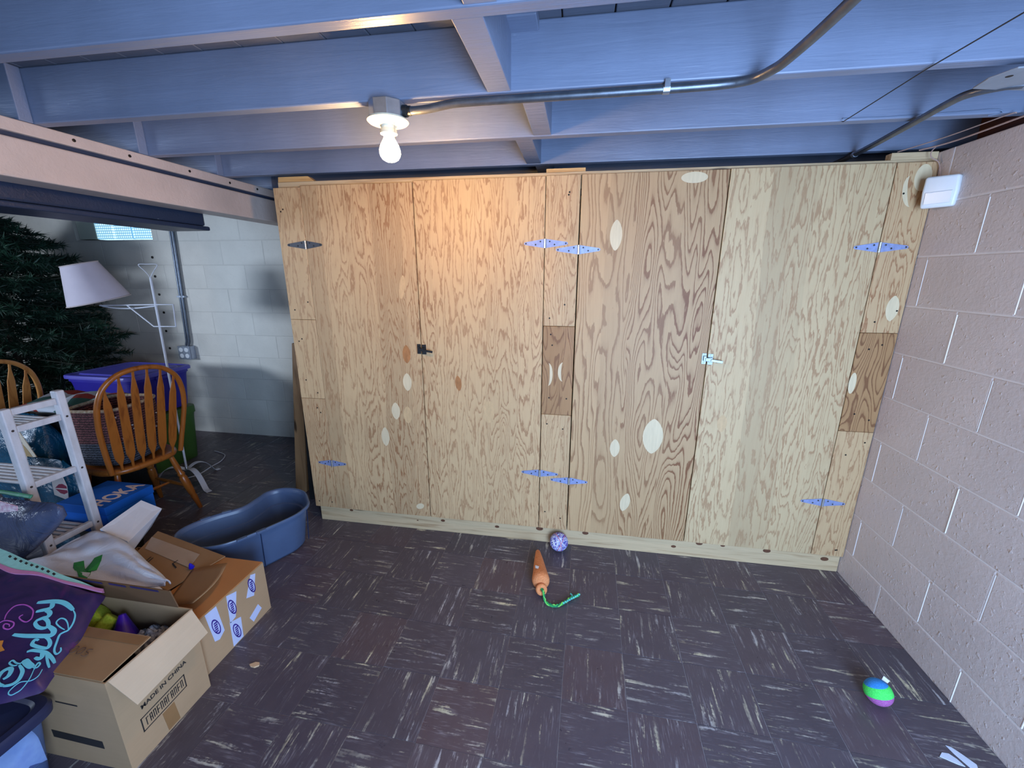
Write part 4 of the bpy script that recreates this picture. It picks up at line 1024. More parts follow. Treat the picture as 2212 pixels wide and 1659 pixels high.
# ------------------------------------------------------------ blue shoe box with lettering
M['boxblue'] = cardboard('blue_card', c(20, 98, 196))
M['boxblue2'] = cardboard('blue_card_lid', c(16, 84, 168))
bb = thing('shoe_box', 'blue shoe box with pale letters on its lid, in front of the oak chair', 'box', (-.635, -.505, .25))
obj('body', MB().box(-.774, -.494, -.617, -.391, .25, .36), M['boxblue'], bb, bevel=.002, seg=1)
obj('lid', MB().box(-.778, -.490, -.6215, -.3875, .355, .40), M['boxblue2'], bb, bevel=.002, seg=1)
lt = text_mb('HOKA', .105, (-.530, -.615, .4002), (0, 1, 0), (-1, 0, 0), .0004, .003)
w0 = max(v[1] for v in lt.v)+.615
lt.v = [(-.530+(x+.530)*1.15, -.612+(y+.615)*(.218/w0), z) for x, y, z in lt.v]
obj('lettering', lt, plain('lettering_peach', c(214, 186, 176), .6, 0, .05, 9, bstr=0), bb, kind='stuff')
single('added_crate', loft([(.08, .08, .001), (.095, .095, .235), (.10, .10, .249)], -.66, -.505, 32, 0, .3, capt=True), plain('added_crate_black', c(20, 20, 22), .6, 0, .1, 9), 'added black crate propping up the blue shoe box', 'crate', (-.66, -.505, 0))  # prop added to hold up the shoe box, black to blend into shade

# ------------------------------------------------------------ kidney tub
def kidney():
    pts = [(.239,-.143),(.18,-.085),(.102,-.058),(.012,-.066),(-.045,-.122),(-.050,-.20),(-.060,-.289),(-.135,-.373),(-.185,-.45),(-.205,-.53),(-.165,-.60),(-.08,-.64),(.03,-.635),(.12,-.585),(.19,-.49),(.244,-.397),(.288,-.30),(.285,-.205)]
    return catmull([Vector((x, y, 0)) for x, y in pts], 4, True)
KP = kidney(); kc = Vector((.09, -.34, 0)); kn = len(KP)
def inset(d):
    out = []
    for i in range(kn):
        tg = (KP[(i+1) % kn]-KP[i-1]).normalized(); nrm = Vector((tg.y, -tg.x, 0))
        out.append(KP[i]-nrm*d)
    return out
area_ = sum(KP[i].x*KP[(i+1) % kn].y-KP[(i+1) % kn].x*KP[i].y for i in range(kn))
sgk = 1 if area_ > 0 else -1
tb = thing('plastic_tub', 'dark blue kidney-shaped plastic tub on the floor beside the cabinet', 'tub', (.09, -.34, 0))
M['tub'] = plain('blue_grey_plastic', c(78, 96, 128), .36, 0, .10, 6, bstr=.05, bscale=40)
mb = MB(); prof_k = [(.080, 0.0), (.056, .004), (.046, .02), (.026, .16), (.016, .228), (.0, .232), (-.003, .242), (.001, .250), (.008, .250), (.014, .243), (.019, .20), (.024, .165), (.034, .160), (.054, .03), (.064, .010), (.10, .008)]
for d, z in prof_k:
    for p_ in inset(sgk*d): mb.v.append((p_.x, p_.y, z))
for j in range(len(prof_k)-1):
    for i in range(kn):
        i2 = (i+1) % kn; mb.f.append((j*kn+i, j*kn+i2, (j+1)*kn+i2, (j+1)*kn+i))
mb.f.append(tuple(range(kn-1, -1, -1))); mb.f.append(tuple((len(prof_k)-1)*kn+i for i in range(kn)))
obj('shell', mb, M['tub'], tb, smooth=50)
cm = MB()
for (x, y), a in (((.205, -.467), 1.05), ((.160, -.540), 1.0), ((-.107, -.345), .72), ((-.165, -.420), 1.0)):
    d = Vector((math.cos(a), math.sin(a), 0)); p_ = Vector((x, y, .2465)); cm.bar(p_-d*.022, p_+d*.022, .018, .012)
obj_split('clip', cm, M['tub'], tb, bevel=.002)
sm_ = MB()
for i in (int(kn*.80), int(kn*.97)):
    a = inset(sgk*.0155)[i]; b2 = inset(sgk*.0275)[i]; sm_.tube([(a.x, a.y, .228), (b2.x, b2.y, .02)], .0025, 5)
obj_split('seam', sm_, plain('tub_seam', c(30, 44, 76), .4, 0, .1, 6, bstr=0), tb)

# ------------------------------------------------------------ cartons
M['card'] = cardboard('cardboard_tan', c(178, 146, 112))
M['card_shaded'] = cardboard('cardboard_shaded', c(112, 82, 58))  # cardboard darkened for the far flap, its shade put into the colour
M['cardw'] = cardboard('cardboard_worn', c(164, 128, 92))
M['tape'] = plain('packing_tape', c(150, 112, 74), .3, 0, .08, 9)
M['tapel'] = plain('clear_tape', c(186, 164, 142), .3, 0, .06, 9)
M['ink'] = plain('black_print', c(44, 38, 36), .7, 0, .1, 30, bstr=0)
def carton_shell(x0, x1, y0, y1, h, w=.004):
    mb = MB()
    mb.box(x0, x1, y0, y1, 0, w)
    mb.box(x0, x0+w, y0, y1, w, h).box(x1-w, x1, y0, y1, w, h).box(x0+w, x1-w, y0, y0+w, w, h).box(x0+w, x1-w, y1-w, y1, w, h)
    return mb
B1 = (-.10, .432, -1.325, -1.045, .352)
k1 = thing('open_carton', 'open tan cardboard carton in front with black print on its side', 'box', (.17, -1.185, 0))
obj('body', carton_shell(B1[0], B1[1], B1[2], B1[3], B1[4]), M['card'], k1)
X1 = B1[1]
obj('flap', MB().hexa([(X1-.001, -1.318, .3535), (X1-.001, -1.050, .3535), (X1+.004, -1.050, .352), (X1+.004, -1.318, .352)], [(X1+.060, -1.305, .262), (X1+.045, -1.050, .262), (X1+.049, -1.050, .261), (X1+.064, -1.305, .261)]), cardboard('cardboard_flap', c(206, 180, 150)), k1, label='pale side flap folded outwards')
obj('flap', MB().hexa([(B1[0]+.005, -1.322, .3525), (X1-.012, -1.322, .3525), (X1-.016, -1.176, .360), (B1[0]+.008, -1.176, .360)], [(B1[0]+.005, -1.322, .3565), (X1-.012, -1.322, .3565), (X1-.016, -1.176, .364), (B1[0]+.008, -1.176, .364)]), M['cardw'], k1, label='near flap folded in over the opening')
fa = obj('flap', MB().hexa([(B1[0]+.005, -1.0485, .3525), (X1-.055, -1.0485, .3525), (X1-.055, -1.0445, .3525), (B1[0]+.005, -1.0445, .3525)], [(B1[0]+.005, -1.066, .440), (X1-.05, -1.066, .437), (X1-.05, -1.062, .437), (B1[0]+.005, -1.062, .440)]), M['card_shaded'], k1, label='far flap standing up, torn print along its edge')
obj('tape_strip', MB().prism([(.08, -1.179), (X1-.02, -1.179), (X1-.02, -1.209), (.06, -1.209)], (0, 0, .3636), (1, 0, 0), (0, 1, 0), -.0004 if False else .0006), M['tape'], k1)
tp = MB()
for x0_, x1_ in ((-.02, .10), (.13, .20), (.22, .335)): tp.hexa([(x0_, -1.0655, .428), (x1_, -1.0655, .426), (x1_, -1.0645, .426), (x0_, -1.0645, .428)], [(x0_, -1.0672, .437), (x1_, -1.0672, .434), (x1_, -1.0660, .434), (x0_, -1.0660, .437)])
obj_split('torn_print', tp, plain('violet_print', c(52, 42, 92), .6, 0, .2, 60), fa)
mk = text_mb('MADE IN CHINA', .021, (X1+.0006, -1.262, .170), (0, 1, .07), (0, -.07, 1), .0003, .0004)
obj('print', mk, M['ink'], k1, kind='stuff')
pb = MB()
def xrect(y0, y1, z0, z1, sk=.04):
    q = lambda y, z: (y, z+(y+1.27)*sk)
    return [q(y0, z0), q(y1, z0), q(y1, z1), q(y0, z1)]
for r in ((-1.272, -1.122, .089, .0925), (-1.272, -1.122, .139, .1425), (-1.272, -1.2685, .089, .1425), (-1.1255, -1.122, .089, .1425)): pb.prism(xrect(*r), (X1, 0, 0), (0, 1, 0), (0, 0, 1), .0006)
for q in range(11):
    y = -1.258+q*.0118
    for z0_, z1_ in ((.101, .130),): pb.prism(xrect(y, y+.0026, z0_, z1_), (X1, 0, 0), (0, 1, 0), (0, 0, 1), .0005)
    pb.prism(xrect(y, y+.0085, .127, .130), (X1, 0, 0), (0, 1, 0), (0, 0, 1), .0005)
    if q % 2: pb.prism(xrect(y, y+.0085, .113, .116), (X1, 0, 0), (0, 1, 0), (0, 0, 1), .0005)
    if q % 3: pb.prism(xrect(y+.006, y+.0085, .101, .130), (X1, 0, 0), (0, 1, 0), (0, 0, 1), .0005)
obj('print', pb, M['ink'], k1, kind='stuff')
obj('tape_strip', MB().prism([(-1.213, .085), (-1.172, .087), (-1.166, .006), (-1.207, .006)], (X1, 0, 0), (0, 1, 0), (0, 0, 1), .0007), M['tape'], k1)
hw_ = MB()
def scrawl(pts, z=.3652, r=.0011):
    hw_.tube(catmull([Vector((x, y, z)) for x, y in pts], 4), r, 4)
scrawl([(.178,-1.268),(.19,-1.232),(.205,-1.225),(.208,-1.238),(.193,-1.25)]); scrawl([(.193,-1.25),(.212,-1.27)]); scrawl([(.222,-1.262),(.226,-1.246),(.236,-1.246),(.238,-1.262),(.228,-1.266),(.222,-1.258)])
scrawl([(.248,-1.262),(.252,-1.246),(.262,-1.247),(.264,-1.262),(.254,-1.267),(.248,-1.259)]); scrawl([(.288,-1.246),(.276,-1.248),(.276,-1.256),(.290,-1.26),(.288,-1.27),(.272,-1.268)])
obj('handwriting', hw_, plain('pen_brown', c(96, 72, 60), .7, 0, .1, 30, bstr=0), k1, kind='stuff')
gp = MB()
gp.prism([(.16, .115), (.35, .108), (.35, .078), (.16, .085)], (0, -1.3252, 0), (1, 0, 0), (0, 0, 1), .0006); gp.prism([(.22, .245), (.30, .243), (.30, .238), (.22, .24)], (0, -1.3252, 0), (1, 0, 0), (0, 0, 1), .0006)
obj_split('print', gp, M['ink'], k1)
# what is in the front carton
M['lime'] = fabric('lime_foam', c(150, 170, 36), c(178, 196, 60), 90)
single('foam_roll', MB().tube([(.020, -1.150, .255), (.085, -1.078, .318)], .040, 18), M['lime'], 'larger lime green foam roll inside the front carton', 'toy', (.05, -1.11, .24), bevel=.006, smooth=50)
single('foam_roll', MB().tube([(.125, -1.150, .275), (.150, -1.090, .318)], .026, 18), M['lime'], 'smaller lime green foam roll beside the purple cone', 'toy', (.13, -1.12, .26), bevel=.006, smooth=50)
single('purple_cone', MB().lathe([(.050, 0), (.048, .006), (.010, .105), (.002, .108)], 20, (.222, -1.125, .24), (-.30, .32, .9)), plain('purple_plastic', c(62, 14, 150), .4, 0, .08, 8), 'purple plastic cone inside the front carton', 'toy', (.222, -1.125, .24), smooth=40)
fuz = MB()
fuz.grid(lambda u, v: (.262+.145*u, -1.165+.11*v, .255+.045*math.sin(PI*v)*math.sin(PI*min(1, u+.1))+.010*math.sin(23*u+11*v)+.008*math.sin(31*v-17*u)), 22, 18)
single('spotted_cloth', fuz, fabric('grey_spots', c(60, 66, 84), c(176, 182, 194), 60), 'crumpled grey spotted fluffy cloth inside the front carton', 'cloth', (.33, -1.11, .25), smooth=180)
single('carton_filler', MB().grid(lambda u, v: (-.09+.51*u, -1.315+.26*v, .15+.03*math.sin(u*9)*math.sin(v*5+1)), 20, 12), fabric('dark_cloth', c(30, 32, 40), c(56, 60, 72), 30), 'dark crumpled cloth deep inside the front carton', 'cloth', (.16, -1.18, .14), smooth=180)

B2 = (-.28, .385, -1.035, -.672, .245)
k2 = thing('open_carton', 'tan cardboard carton behind, with violet and white tape labels on its side', 'box', (.05, -.85, 0))
obj('body', carton_shell(*B2), M['card'], k2)
X2 = B2[1]
M['cardo'] = cardboard('cardboard_orange', c(190, 132, 82))
obj('flap', MB().hexa([(.135, -1.03, .2455), (.384, -1.03, .2455), (.384, -.674, .2455), (.165, -.674, .2455)], [(.135, -1.03, .2495), (.384, -1.03, .2495), (.384, -.674, .2495), (.165, -.674, .2495)]), M['cardo'], k2, label='orange-brown top flap lying closed')
def curl(u, v):
    lx, ly = .205-.075*v, -.955+.18*v; rx, ry = .350-.038*v, -.975+.20*v
    z = .2600+.055*u**1.6*(1-.25*(1-v))+.012*math.sin(PI*u)*v
    return (lx+(rx-lx)*u+.020*math.sin(PI*v)*u, ly+(ry-ly)*u, z)
cu_ = obj('flap', MB().grid(curl, 14, 8), M['cardw'], k2, smooth=180, label='grey-brown flap curled up over the opening')
cu_.modifiers.new('thickness', 'SOLIDIFY').thickness = .003
pn = [(-.298, -.569), (.199, -.678), (.219, -.716), (.150, -.80), (.13, -.935), (-.05, -.86), (-.19, -.736), (-.232, -.658)]
pf = obj('flap', MB().hexa([(-.275, -.575, .262), (.196, -.674, .252), (.145, -.90, .258), (-.16, -.86, .262)], [(-.275, -.575, .266), (.196, -.674, .256), (.145, -.90, .262), (-.16, -.86, .266)]), M['cardw'], k2, label='dull back flap with a strip of tape')
obj('tape_strip', MB().hexa([(-.258, -.62, .2662), (.08, -.690, .2632), (.115, -.775, .2636), (-.20, -.70, .2662)], [(-.258, -.62, .2672), (.08, -.690, .2642), (.115, -.775, .2646), (-.20, -.70, .2672)]), M['tapel'], pf)
pr2 = MB(); pr2.bar((.02, -.765, .2652), (.06, -.785, .2648), .005, .001); pr2.bar((.02, -.765, .2652), (.022, -.742, .2652), .004, .001); pr2.bar((-.115, -.745, .2672), (-.11, -.77, .2672), .004, .001); pr2.bar((-.10, -.748, .2671), (-.095, -.773, .2671), .004, .001)
obj_split('print', pr2, M['ink'], pf)
M['stw'] = plain('sticker_white', c(196, 204, 236), .45, 0, .04, 9, bstr=0)
M['stp'] = plain('sticker_violet', c(62, 42, 136), .5, 0, .25, 60, bstr=0)
for sk_ in ([(-.747, .240), (-.722, .228), (-.748, .135), (-.787, .155)], [(-.873, .243), (-.826, .226), (-.851, .122), (-.880, .116)], [(-.972, .243), (-.922, .240), (-.909, .112), (-.936, .094), (-.956, .104)], [(-.882, .122), (-.829, .100), (-.835, .004), (-.886, .004)]):
    st = obj('tape_label', MB().prism(sk_[::-1], (X2, 0, 0), (0, 1, 0), (0, 0, 1), .0008), M['stw'], k2)
    cyk = sum(p[0] for p in sk_)/len(sk_); czk = sum(p[1] for p in sk_)/len(sk_); sgm = MB()
    e_ = [(math.cos(a*PI/10)*.015-math.sin(a*PI/10)*.008, math.sin(a*PI/10)*.040) for a in range(21)]
    for a in range(20):
        (y0_, z0_), (y1_, z1_) = e_[a], e_[a+1]
        sgm.prism([(cyk+y0_, czk+z0_), (cyk+y1_, czk+z1_), (cyk+y1_*.78, czk+z1_*.80), (cyk+y0_*.78, czk+z0_*.80)], (X2+.0008, 0, 0), (0, 1, 0), (0, 0, 1), .0005)
    for q in range(5): sgm.prism([(cyk-.008, czk-.024+q*.010), (cyk+.006, czk-.026+q*.010), (cyk+.007, czk-.019+q*.010), (cyk-.007, czk-.018+q*.010)], (X2+.0008, 0, 0), (0, 1, 0), (0, 0, 1), .0005)
    obj('print', sgm, M['stp'], st, kind='stuff')
obj('label', MB().prism([(-.737, .079), (-.722, .045), (-.774, .020), (-.790, .055)], (X2, 0, 0), (0, 1, 0), (0, 0, 1), .0008), M['stw'], k2, label='small white address label')
single('blue_scrap', MB().lathe([(.011, 0), (.006, .02), (.001, .03)], 10, (.128, -.775, .2685), (.2, -.3, .9)), plain('bright_blue', c(30, 26, 190), .4, 0, .05, 9), 'tiny bright blue plastic piece on the carton flaps', 'scrap', (.128, -.775, .268), smooth=40)

# white box and white bag lying on the cartons
wbx = thing('white_box', 'small plain white box standing tilted between the white bag and the blue box', 'box', (-.30, -.64, .25))
WT = [(-.325, -.765, .400), (-.212, -.751, .340), (-.322, -.497, .340), (-.392, -.529, .400)]
WBm = [(-.345, -.740, .275), (-.225, -.735, .272), (-.330, -.560, .272), (-.405, -.575, .275)]
obj('body', MB().hexa(WBm, [(x, y, z-.004) for x, y, z in WT]), cardboard('white_card', c(214, 224, 242)), wbx, bevel=.002, seg=1)
obj('lid', MB().hexa([(x, y, z-.004) for x, y, z in WT], WT), cardboard('white_card_lid', c(238, 241, 250)), wbx, bevel=.001, seg=1)
M['wbag'] = plastic_film('white_film', c(222, 228, 244), .04, .45, 11, .4)
wg = thing('white_plastic_bag', 'white plastic shopping bag with a green leaf mark draped over the cartons', 'bag', (-.12, -.93, .30))
WP = [(-.47, -.930), (-.452, -.866), (-.372, -.746), (-.20, -.79), (.063, -.884), (.262, -.972), (.132, -1.000), (-.064, -1.010), (-.215, -1.012), (-.36, -.98)]
def wbag_pt(u, v):
    # v=0 near edge, v=1 far edge
    near = catmull([Vector((-.445, -.985, 0)), Vector((-.34, -1.005, 0)), Vector((-.20, -1.022, 0)), Vector((-.05, -1.018, 0)), Vector((.13, -1.008, 0)), Vector((.255, -.985, 0))], 8)
    far = catmull([Vector((-.425, -.88, 0)), Vector((-.385, -.785, 0)), Vector((-.30, -.772, 0)), Vector((-.16, -.800, 0)), Vector((.06, -.885, 0)), Vector((.262, -.968, 0))], 8)
    i = min(int(u*(len(near)-1)), len(near)-2); f = u*(len(near)-1)-i
    a = near[i].lerp(near[i+1], f); b2 = far[i].lerp(far[i+1], f); p_ = a.lerp(b2, v)
    p_.z = .372+.010*math.sin(5*u+6*v)+.005*abs(math.sin(11*u-9*v))+.004*abs(math.sin(17*u*v+3))+.003*math.sin(23*v+9*u)-.05*max(0, .25-u)*2
    return p_
wb_o = obj('sheet', MB().grid(wbag_pt, 46, 22), M['wbag'], wg, smooth=180)
wb_o.modifiers.new('thickness', 'SOLIDIFY').thickness = -.004
wu = MB()
wu.grid(lambda u, v: (wbag_pt(u*.95+.02, .06+.86*v).x, wbag_pt(u*.95+.02, .06+.86*v).y, (.30 if u > .5 else .27)+.04*math.sin(PI*v)*math.sin(PI*u)), 20, 10)
obj('underside', wu, M['wbag'], wg, smooth=180)
lf = MB()
leaf = [(-.216, -.944), (-.198, -.928), (-.165, -.948), (-.180, -.912), (-.150, -.893), (-.110, -.950), (-.070, -.985), (-.055, -1.008), (-.085, -1.014), (-.122, -.985), (-.180, -.962)]
def wz(x, y):
    best = None
    for iu in range(40):
        for iv in range(20):
            p_ = wbag_pt(iu/39, iv/19); d = (p_.x-x)**2+(p_.y-y)**2
            if best is None or d < best[0]: best = (d, p_.z)
    return best[1]
def leaf_poly(px):
    n0 = len(px); lf.add([Vector((x, y, wz(x, y)+.0058)) for x, y in px]+[Vector((x, y, wz(x, y)+.0048)) for x, y in px], [tuple(range(n0)), tuple(range(2*n0-1, n0-1, -1))]+[(i, (i+1) % n0, n0+(i+1) % n0, n0+i) for i in range(n0)])
leaf_poly([(-.221, -.940), (-.196, -.923), (-.165, -.944), (-.130, -.965), (-.115, -.985), (-.140, -.990), (-.185, -.966)])
leaf_poly([(-.128, -.968), (-.150, -.930), (-.168, -.905), (-.150, -.888), (-.122, -.915), (-.092, -.955), (-.098, -.978)])
leaf_poly([(-.140, -.985), (-.100, -.965), (-.070, -.990), (-.062, -1.008), (-.088, -1.014), (-.112, -1.000)])
obj_split('leaf_print', lf, plain('leaf_bright_green', c(38, 140, 62), .5, 0, .1, 30, bstr=0), wg)

# dark plastic bag in front of the rack
M['navyfilm'] = plastic_film('navy_film', c(66, 74, 100), .35, .26, 8, .9)
gb = MB()
XRB = [(0.0, -.60), (.12, -.60), (.24, -.585), (.33, -.535), (.42, -.40), (.50, -.31), (.56, -.245), (.600, -.24), (.622, -.27)]
for j, (z, xr) in enumerate(XRB):
    hy = (.03, .05, .055, .05, .045, .042, .038, .025, .006)[j]; xl = -1.02+.04*(j == 0)+.10*(j == 8); yc2 = -.915-.01*j*(j < 5)*.3
    for i in range(44):
        ux, uy = rrect(i/44, (xr-xl)/2, hy, .6); x_ = (xl+xr)/2+ux; y_ = yc2+uy*(1+.25*math.sin(9*x_+7*z)+.12*math.sin(23*x_-15*z))
        gb.v.append((x_, y_, z+.002+(.012*math.sin(6*x_+1)+.008*math.sin(17*x_))*(j > 5)))
for j in range(len(XRB)-1):
    for i in range(44):
        i2 = (i+1) % 44; gb.f.append((j*44+i, j*44+i2, (j+1)*44+i2, (j+1)*44+i))
gb.f.append(tuple(range(43, -1, -1))); gb.f.append(tuple((len(XRB)-1)*44+i for i in range(44)))
single('dark_plastic_bag', gb, M['navyfilm'], 'shiny dark grey-blue plastic bag slumped in front of the rack', 'bag', (-.74, -.915, 0), smooth=180)
single('floral_paper', MB().hexa([(-.46, -.9805, .602), (-.345, -.9805, .622), (-.338, -.9805, .644), (-.46, -.9805, .666)], [(-.46, -.977, .602), (-.345, -.977, .622), (-.338, -.977, .644), (-.46, -.977, .666)]), fabric('floral_print', c(226, 214, 220), c(196, 150, 170), 60), 'pink and white patterned paper lying on the dark plastic bag', 'paper', (-.4, -.979, .6))
single('green_ribbon', MB().tube(catmull([(-.66, -.90, .632), (-.56, -.90, .64), (-.47, -.90, .636), (-.40, -.90, .632)], 5), .008, 8, flat=.5), plain('ribbon_green', c(70, 140, 110), .6, 0, .3, 40), 'green crinkled ribbon edge on top of the dark plastic bag', 'ribbon', (-.5, -.90, .63), smooth=180)

# ------------------------------------------------------------ printed tote bag on top, with script lettering
BO = Vector((-.351, -1.054, .5)); BN = Vector((.16280576, -.0640597, .98457638)); BX = Vector((.98400836, -.0625429, -.16678108)); BY = Vector((.07226221, .99598431, .05285294))
BAG = {
'c1':[[0.3604,-0.104],[0.3796,-0.0927],[0.4002,-0.0837],[0.4266,-0.0783],[0.4524,-0.0794],[0.4835,-0.0853]],
'c1b':[[0.4835,-0.0853],[0.5068,-0.0951],[0.5299,-0.1155],[0.5416,-0.1357],[0.5384,-0.1455],[0.538,-0.1558],[0.5567,-0.1754],[0.5728,-0.1903],[0.5862,-0.1979],[0.5966,-0.1988],[0.5947,-0.1886],[0.5834,-0.1816]],
'c1c':[[0.5416,-0.1357],[0.5195,-0.123],[0.4993,-0.1163],[0.4848,-0.1182],[0.4842,-0.1274],[0.4926,-0.1349],[0.5145,-0.1389],[0.5321,-0.1393]],
'c2':[[0.3939,-0.1272],[0.4035,-0.1188],[0.4141,-0.111],[0.4177,-0.1011],[0.4066,-0.092],[0.3976,-0.0877]],
'c3':[[0.4301,-0.1461],[0.4369,-0.1364],[0.4451,-0.1296],[0.4412,-0.1202],[0.4285,-0.1149],[0.4172,-0.1164]],
'c4':[[0.4287,-0.1431],[0.4364,-0.1544],[0.4588,-0.1607],[0.4773,-0.1581],[0.4802,-0.1484],[0.461,-0.138],[0.4393,-0.1355],[0.4311,-0.1422]],
'c5':[[0.4802,-0.1484],[0.4984,-0.1502],[0.5119,-0.1537],[0.5204,-0.1624],[0.5174,-0.1685],[0.5052,-0.1747],[0.4913,-0.1799],[0.4585,-0.1904],[0.4231,-0.1992]],
'c6':[[0.5081,-0.1753],[0.527,-0.1765],[0.5444,-0.1831],[0.5536,-0.1926],[0.5512,-0.1982],[0.5364,-0.202],[0.5189,-0.2037],[0.5054,-0.2023],[0.497,-0.1909],[0.5079,-0.1885]],
'c7':[[0.5208,-0.2233],[0.5275,-0.2162],[0.5443,-0.211],[0.5658,-0.2069],[0.5848,-0.2092],[0.6053,-0.214],[0.6242,-0.2206]],
'c8':[[0.5596,-0.2274],[0.5736,-0.2261],[0.5706,-0.2174],[0.5572,-0.21]],
'c8b':[[0.569,-0.2073],[0.6022,-0.224],[0.6265,-0.2343]],
'c9':[[0.5462,-0.2587],[0.5379,-0.2631],[0.5198,-0.2609],[0.5178,-0.2529],[0.5361,-0.2551],[0.5475,-0.2524],[0.5447,-0.2417]],
'c9b':[[0.5447,-0.2417],[0.5666,-0.2471],[0.5884,-0.2494]],
'c9c':[[0.5884,-0.2494],[0.5982,-0.2459],[0.5937,-0.2359],[0.5857,-0.2344],[0.5899,-0.2431],[0.5992,-0.2526]],
'c10':[[0.5516,-0.2568],[0.5736,-0.2632],[0.5857,-0.2701],[0.5991,-0.2846],[0.6007,-0.2961],[0.596,-0.303],[0.5863,-0.309]],
'c10b':[[0.5855,-0.3085],[0.5665,-0.3093],[0.5474,-0.3],[0.535,-0.2839],[0.5383,-0.2723],[0.55,-0.273],[0.5635,-0.2862],[0.5631,-0.2972]],
'c11':[[0.5992,-0.2526],[0.6202,-0.2744],[0.6345,-0.2987],[0.6339,-0.3118],[0.6302,-0.3181],[0.6206,-0.3177],[0.6135,-0.3094],[0.6106,-0.2886],[0.6278,-0.2765],[0.6299,-0.2614],[0.6169,-0.2444]],
'p1':[[0.3509,-0.1779],[0.3376,-0.1669],[0.3283,-0.1542],[0.3231,-0.1413],[0.3256,-0.1329],[0.335,-0.1254],[0.3475,-0.1225],[0.3652,-0.1232],[0.3848,-0.1288],[0.4059,-0.1445],[0.4101,-0.1537],[0.4074,-0.16],[0.3943,-0.1614],[0.3779,-0.1588],[0.3727,-0.1536],[0.374,-0.1476]],
'p2':[[0.351,-0.1891],[0.354,-0.1802],[0.3679,-0.175],[0.3828,-0.1746],[0.3934,-0.1827],[0.3939,-0.1927],[0.3809,-0.1959],[0.3705,-0.1913],[0.3676,-0.1855],[0.3787,-0.1831],[0.3861,-0.1871]],
}
WID = {'c1': .0085, 'c1b': .0030, 'c1c': .0022, 'c2': .0072, 'c3': .0072, 'c4': .0058, 'c5': .0082, 'c6': .0056, 'c7': .0055, 'c8': .006, 'c8b': .0035, 'c9': .0024, 'c9b': .0095, 'c9c': .0022, 'c10': .0052, 'c10b': .0062, 'c11': .0014, 'p1': .0020, 'p2': .0020}
def bz(u, v):
    """soft quilting of the bag face, in the bag's own plane"""
    return .004*math.sin(9*u+3*v)+.003*math.sin(21*v-7*u)+.002*math.sin(37*u+25*v)
def bp(u, v, h=0.0): return BO+BX*u+BY*v+BN*(bz(u, v)+h)
outline = [(-.12, .012), (.0, .002), (.2, -.002), (.4438, .0004), (.4825, .004), (.5125, -.043), (.545, -.085), (.5783, -.1289), (.605, -.175), (.63, -.2214), (.648, -.250), (.6624, -.2745), (.645, -.295), (.615, -.325), (.575, -.345), (.45, -.38), (.2, -.40), (-.05, -.38), (-.15, -.2)]
tb2 = thing('printed_tote_bag', 'purple reusable tote bag with turquoise script lettering and a mint hem', 'bag', tuple(bp(.3, -.2, -.08)))
oc_ = [Vector((x, y, 0)) for x, y in outline]; oc_ = catmull(oc_, 3, True); cen = Vector((.28, -.2, 0)); mb = MB(); n_ = len(oc_)
fr_ = [0, .15, .3, .45, .6, .75, .88, .96, 1.0]
for s_ in fr_:
    for p_ in oc_:
        q = cen.lerp(p_, s_); drop = -.028*max(0, (s_-.86)/.14)**2
        mb.v.append(tuple(bp(q.x, q.y, drop)))
for s_ in (1.0, .97, .8):
    for p_ in oc_:
        q = cen.lerp(p_, s_*.985); mb.v.append(tuple(bp(q.x, q.y, -.034 if s_ == 1.0 else (-.040 if s_ > .9 else -.042))))
for j in range(len(fr_)+2):
    for i in range(n_):
        i2 = (i+1) % n_; mb.f.append((j*n_+i, j*n_+i2, (j+1)*n_+i2, (j+1)*n_+i))
mb.f.append(tuple((len(fr_)+2)*n_+i for i in range(n_)))
bgm, t, b_, n2_, l_ = nt('bag_purple')
f = noise(t, coords(t), 6, 4, .6, 1.2); r_ = ramp(t, [(.28, c(34, 30, 66)), (.5, c(62, 42, 88)), (.62, c(44, 36, 84)), (.8, c(104, 40, 104))]); l_.new(f, r_.inputs[0]); l_.new(r_.outputs[0], b_.inputs['Base Color']); b_.inputs['Roughness'].default_value = .38
obj('body', mb, bgm, tb2, smooth=60)
def ribbon(mb, pts, w, h=.0016, taper=True):
    cp = catmull([Vector((x, y, 0)) for x, y in pts], 6); m_ = len(cp); k = len(mb.v)
    for i, p_ in enumerate(cp):
        d = (cp[min(i+1, m_-1)]-cp[max(i-1, 0)]).normalized(); s_ = Vector((-d.y, d.x, 0)); ww = w*(1-.45*(abs(2*i/(m_-1)-1))**4) if taper else w
        for sg in (-1, 1):
            q = p_+s_*ww*sg; mb.v.append(tuple(bp(q.x, q.y, h)))
        for sg in (-1, 1):
            q = p_+s_*ww*sg; mb.v.append(tuple(bp(q.x, q.y, h-.0012)))
    for i in range(m_-1):
        a = k+i*4; b3 = a+4
        mb.f += [(a, a+1, b3+1, b3), (a+2, b3+2, b3+3, a+3), (a, b3, b3+2, a+2), (a+1, a+3, b3+3, b3+1)]
def script(keys, mat, name):
    mb = MB()
    for i, kk in enumerate(keys): ribbon(mb, BAG[kk], WID[kk]*.84, .0018+.00012*i)
    obj(name, mb, mat, tb2, fixn=False, kind='stuff')
script([k for k in BAG if k[0] == 'c'], plain('turquoise_print', c(126, 222, 240), .45, 0, .05, 30, bstr=0), 'lettering')
script(['p1', 'p2'], plain('pink_print', c(190, 96, 190), .45, 0, .1, 30, bstr=0), 'swirl_print')
star = [(.405, -.232), (.4218, -.2203), (.4365, -.2323), (.4585, -.2383), (.4531, -.2463), (.4277, -.2386)]
mb = MB(); mb.add([bp(x, y, .0018) for x, y in star]+[bp(x, y, .0006) for x, y in star], [(0, 1, 2, 5), (2, 3, 4, 5), (11, 8, 7, 6), (11, 10, 9, 8)])
